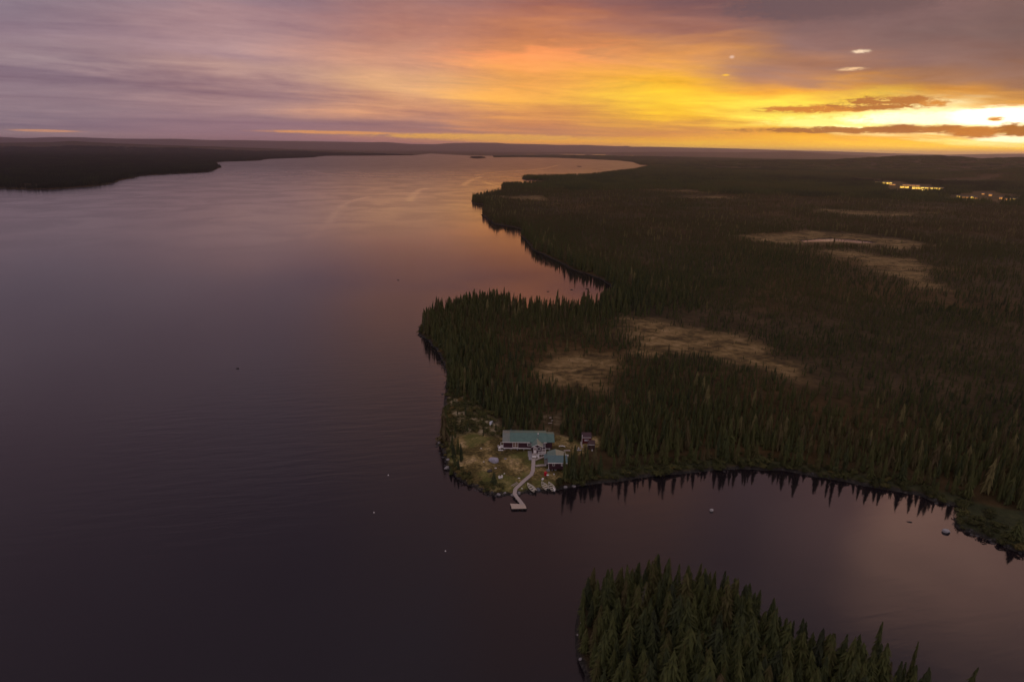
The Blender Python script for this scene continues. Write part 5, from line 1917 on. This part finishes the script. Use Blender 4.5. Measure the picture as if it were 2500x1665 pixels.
# satellite dish on a boom by the cabin
x, y, z = g(1384, 1117)
e = thing("fish_cleaning_table", x, y, z, -0.35, "white square table with a long arm beside the cabin's right wall", "table")
fr = MB()
fr.box(-0.45, 0.45, -0.34, -0.2, 0.72, 0.8).box(-0.45, 0.45, 0.2, 0.34, 0.72, 0.8).box(-0.45, -0.28, -0.2, 0.2, 0.72, 0.8).box(0.28, 0.45, -0.2, 0.2, 0.72, 0.8)
fr.build('top', WPLAST, e)
MB().box(-0.28, 0.28, -0.2, 0.2, 0.66, 0.7).build('sink', GREYM, e)
for sx in (-1, 1):
    for sy in (-1, 1):
        MB().box(sx * .4 - .03, sx * .4 + .03, sy * .28 - .03, sy * .28 + .03, 0, 0.717).build('leg', WPLAST, e)
MB().box(-1.9, -0.453, 0.1, 0.24, 0.7, 0.78).tube((-1.8, 0.17, 0), (-1.8, 0.17, 0.7), 0.03, n=6).build('side_bench', WPLAST, e)
# white hose heap behind the cabin
x, y, z = g(1372, 1090)
hs = MB()
pts_ = [(-0.9, -0.1, .1), (-0.6, 0.15, .14), (-0.2, 0.05, .12), (0.1, 0.2, .16), (0.6, 0.0, .12), (0.9, -0.3, .1)]
for a, b in zip(pts_[:-1], pts_[1:]):
    hs.tube(a, b, 0.13, n=8)
o_ = hs.build("drain_pipe", WPLAST)
o_.location = (x, y, z)
tag(o_, "curved white pipe lying on bare ground between the lodge and the red shed", "pipe")
# white rail beside the cabin
x, y, z = g(1336.5, 1135)
e = thing("hand_rail", x, y, z, 0, "white hand rail running along the cabin's left side", "railing")
rl = MB()
rl.box(-0.03, 0.03, 0.0, 3.6, 0.85, 0.93)
rl.build('top_rail', WHITE, e)
for k_ in range(4):
    MB().box(-0.035, 0.035, 0.1 + k_ * 1.15, 0.17 + k_ * 1.15, 0, 0.847).build('post', WHITE, e)


# floats on the open lake
def floatball(u, v, label):
    x, y = px(u, v, 0)
    e = thing("float_buoy", x, y, 0, 0, label, "buoy")
    MB().tube((0, 0, -0.2), (0, 0, 0.0), 0.08, 0.17, n=12, cap=False).tube((0, 0, 0.0), (0, 0, 0.16), 0.17, 0.08, n=12).build('body', WPLAST, e)
    MB().tube((0, 0, 0.16), (0, 0, 0.26), 0.04, n=8).build('eye', WPLAST, e)


floatball(948, 1160, "small white float on the dark lake left of the point, highest of three")
floatball(913, 1251, "small white float on the dark lake, leftmost of three")
floatball(1087.5, 1345, "small white float on the dark lake, lowest of three")

# ------------------------------------------------------------------ trees of the clearing
CT = [  # u, v of the foot, height, width, tint, crown, label
    (1206.5, 1181, 3.6, 2.2, 0.10, 4, "small round dark green spruce alone on the lawn, left of the boardwalk"),
    (1125.5, 1127, 5.8, 1.3, 0.22, 1, "narrow black-green spruce at the left edge of the lawn"),
    (1117, 1108, 5.0, 1.3, 0.30, 0, "slim spruce at the upper left corner of the lawn"),
    (1108, 1120, 4.6, 1.5, 0.24, 2, "dark spruce on the left shore, above the rounded rock"),
    (1103, 1098, 5.4, 1.3, 0.26, 3, "dark spruce standing behind the flat western rock"),
    (1110, 1142, 4.4, 1.4, 0.28, 5, "leaning spruce on the left shore below the narrow spruce"),
    (1101, 1158, 2.6, 1.8, 0.26, 4, "low dark spruce at the lower left shore of the clearing"),
    (1120, 1150, 4.2, 1.3, 0.30, 0, "slim spruce at the lower left edge of the lawn"),
    (1392, 1170, 3.5, 1.9, 0.28, 4, "round dark spruce in front of the cabin's right corner"),
    (1384, 1168, 2.3, 1.9, 0.30, 2, "low dark spruce on the bank below the cabin's right corner"),
    (1402, 1152, 5.6, 1.5, 0.24, 0, "tall dark spruce right beside the cabin"),
    (1408, 1164, 5.2, 1.5, 0.50, 5, "yellowish spruce between the cabin and the bay bushes"),
    (1420, 1170, 5.6, 1.4, 0.30, 1, "dark spruce second right of the cabin's round spruce"),
    (1432, 1160, 6.4, 1.5, 0.36, 2, "brownish-green spruce below the small brown shed"),
    (1441, 1172, 5.5, 1.4, 0.30, 3, "slim spruce above the grey rocks of the bushy bank"),
    (1452, 1150, 7.2, 1.7, 0.66, 4, "broad golden-brown larch right of the sheds"),
    (1466, 1165, 6.5, 1.4, 0.28, 0, "dark green spruce right of the golden-brown larch"),
    (1404, 1120, 4.4, 1.6, 0.32, 5, "small spruce between the cabin table and the grey path"),
    (1470, 1100, 7.5, 1.4, 0.36, 1, "tall spruce on the right of the red shed"),
    (1395, 1078, 4.2, 1.7, 0.34, 2, "small round spruce left of the red shed's walkway"),
]
for u, v, h, w, ti, kd, lb in CT:
    x, y, z = g(u, v)
    tree(x, y, z, h, w, ti, kd, lb, "trees standing round the lodge clearing")
x, y, z = g(2478, 1312)
tree(x, y, z, 5.2, 2.3, 0.42, 4, "lone broad green spruce on the grassy green spit at the right edge", "trees standing alone by the water")
x, y, z = g(1257, 1060)
tree(x, y, z, 4.5, 1.9, 0.62, 2, "yellow-green young larch peeping over the lodge roof", "trees standing round the lodge clearing")

for u, v, h, w, ti, lb in ((2128, 1634, 10.5, 1.0, 0.34, "tall lone spruce rising above the others at the islet's right end"), (2215, 1672, 9.0, 0.8, 0.3, "thin spruce further right on the islet's tail"),
                           (2340, 1735, 10.0, 1.0, 0.3, "last spruce top at the far right end of the foreground islet")):
    x, y, z = g(u, v)
    tree(x, y, z, h, w, ti, 3, lb, "trees standing alone by the water", 0.05)

# ------------------------------------------------------------------ lit settlement in the far valley
LIT = bpy.data.materials.new("lit windows")
LIT.use_nodes = True
T = NT(LIT.node_tree)
tc = T.node('ShaderNodeTexCoord').outputs['Object']
nn = T.noise(tc, 0.45, 3, 0.6)
em = T.node('ShaderNodeEmission')
T.put(em.inputs[0], T.ramp(nn, [(0.35, (0.85, 0.30, 0.03)), (0.5, (1.0, 0.55, 0.05)), (0.65, (1.0, 0.8, 0.25))]))
T.put(em.inputs[1], T.smooth(nn, 0.35, 0.65, 0.7, 1.8))
o_ = T.node('ShaderNodeOutputMaterial')
T.l.new(em.outputs[0], o_.inputs[0])
LITD = bpy.data.materials.new("dim lit windows")
LITD.use_nodes = True
T = NT(LITD.node_tree)
em = T.node('ShaderNodeEmission')
em.inputs[0].default_value = (1.0, 0.42, 0.10, 1)
em.inputs[1].default_value = 0.55
o_ = T.node('ShaderNodeOutputMaterial')
T.l.new(em.outputs[0], o_.inputs[0])
DWALL = plain("far building wall", (0.20, 0.16, 0.14), 0.9)
DROOF = plain("far building roof", (0.12, 0.10, 0.10), 0.8)
TOWN = [
    (2142, 2171, 450.5, 4.6, LIT, "long brightly lit hall, furthest left of the distant settlement"),
    (2173, 2184, 453.5, 3.0, LITD, "small dim building just right of the leftmost bright hall"),
    (2200, 2215, 460.5, 4.4, LIT, "lit square building at the lower left of the settlement's bright centre"),
    (2208, 2240, 455.5, 3.0, LITD, "long dim orange-lit hall above the settlement's bright centre"),
    (2234, 2268, 464.0, 5.6, LIT, "brightest yellow building in the middle of the settlement"),
    (2252, 2267, 467.0, 3.4, LIT, "low lit annex under the brightest building"),
    (2271, 2297, 464.8, 5.0, LIT, "bright lit hall right of the brightest building"),
    (2336, 2342, 483.8, 4.0, LIT, "single lit hut, first of the row running right from the settlement"),
    (2349, 2363, 484.8, 3.0, LITD, "dim lit row house in the line right of the settlement"),
    (2370, 2376, 486.5, 5.0, LIT, "bright orange-lit hut right of the dim row house"),
    (2378, 2383, 487.5, 4.0, LITD, "dim hut touching the bright orange-lit hut"),
    (2397, 2402, 476.5, 3.0, LITD, "faint lit hut standing highest in the right-hand row"),
    (2414, 2420, 480.5, 4.5, LITD, "lit hut on the slope, above the far right row"),
    (2440, 2447, 488.0, 5.0, LITD, "tall dim hut near the right edge of the settlement"),
    (2455, 2466, 490.5, 4.0, LITD, "dim house touching the rightmost bright one"),
    (2467, 2478, 493.5, 6.4, LIT, "bright yellow house, furthest right of the settlement"),
]
for (u0, u1, v, hp, lm, lb) in TOWN:
    x0, y0, z0 = g(u0, v, 5.0)
    x1, y1, _ = g(u1, v, 5.0)
    um = (u0 + u1) / 2
    x, y, z = g(um, v, 5.0)
    a = math.atan2(y, x) - math.pi / 2
    dist = math.hypot(x, y)
    W_ = (u1 - u0) / FOC * dist / math.cos(math.atan2(x, y)) * 0.97
    W_ = math.hypot(x1 - x0, y1 - y0) if abs(math.hypot(x1 - x0, y1 - y0) - W_) < W_ * 0.2 else W_ * math.cos(a)
    Hh = hp / FOC * dist * 0.93
    e = thing("lit_building", x, y, z + 0.2, a, lb, "building", "lit buildings of the distant settlement")
    Dp = max(8.0, W_ * 0.4)
    MB().box(-W_ / 2, W_ / 2, 0, Dp, -2, Hh).build('wall', DWALL, e)
    MB().prism([(-0.6, Hh), (Dp / 2, Hh + 1.1), (Dp + 0.6, Hh), (Dp + 0.6, Hh + 0.3), (Dp / 2, Hh + 1.4), (-0.6, Hh + 0.3)], -W_ / 2 - .5, W_ / 2 + .5, 'x').build('roof', DROOF, e)
    nw = max(1, int(round(W_ / 9)))
    for k_ in range(nw):
        xa, xb = -W_ / 2 + W_ * (k_ + 0.07) / nw, -W_ / 2 + W_ * (k_ + 0.93) / nw
        MB().box(xa, xb, -0.15, -0.01, Hh * 0.18, Hh * 0.92).build('window', lm, e)

# ------------------------------------------------------------------ dusk haze
def haze_box():
    m = bpy.data.materials.new("haze")
    m.use_nodes = True
    T = NT(m.node_tree)
    v = T.node('ShaderNodeVolumePrincipled')
    v.inputs['Color'].default_value = (0.84, 0.71, 0.86, 1)
    v.inputs['Density'].default_value = HAZE_D
    v.inputs['Anisotropy'].default_value = 0.6
    o = T.node('ShaderNodeOutputMaterial')
    T.l.new(v.outputs[0], o.inputs['Volume'])
    s, z0, z1 = 52000.0, -5.0, float(max(GZ.max(), CAM_H)) + 12.0
    vs = [(x, y, z) for z in (z0, z1) for x, y in ((-s, -s), (s, -s), (s, s), (-s, s))]
    fs = [(0, 3, 2, 1), (4, 5, 6, 7), (0, 1, 5, 4), (1, 2, 6, 5), (2, 3, 7, 6), (3, 0, 4, 7)]
    h = mesh_obj("haze", vs, fs, m)
    tag(h, kind='stuff')


HAZE_D = 3.6e-5
haze_box()
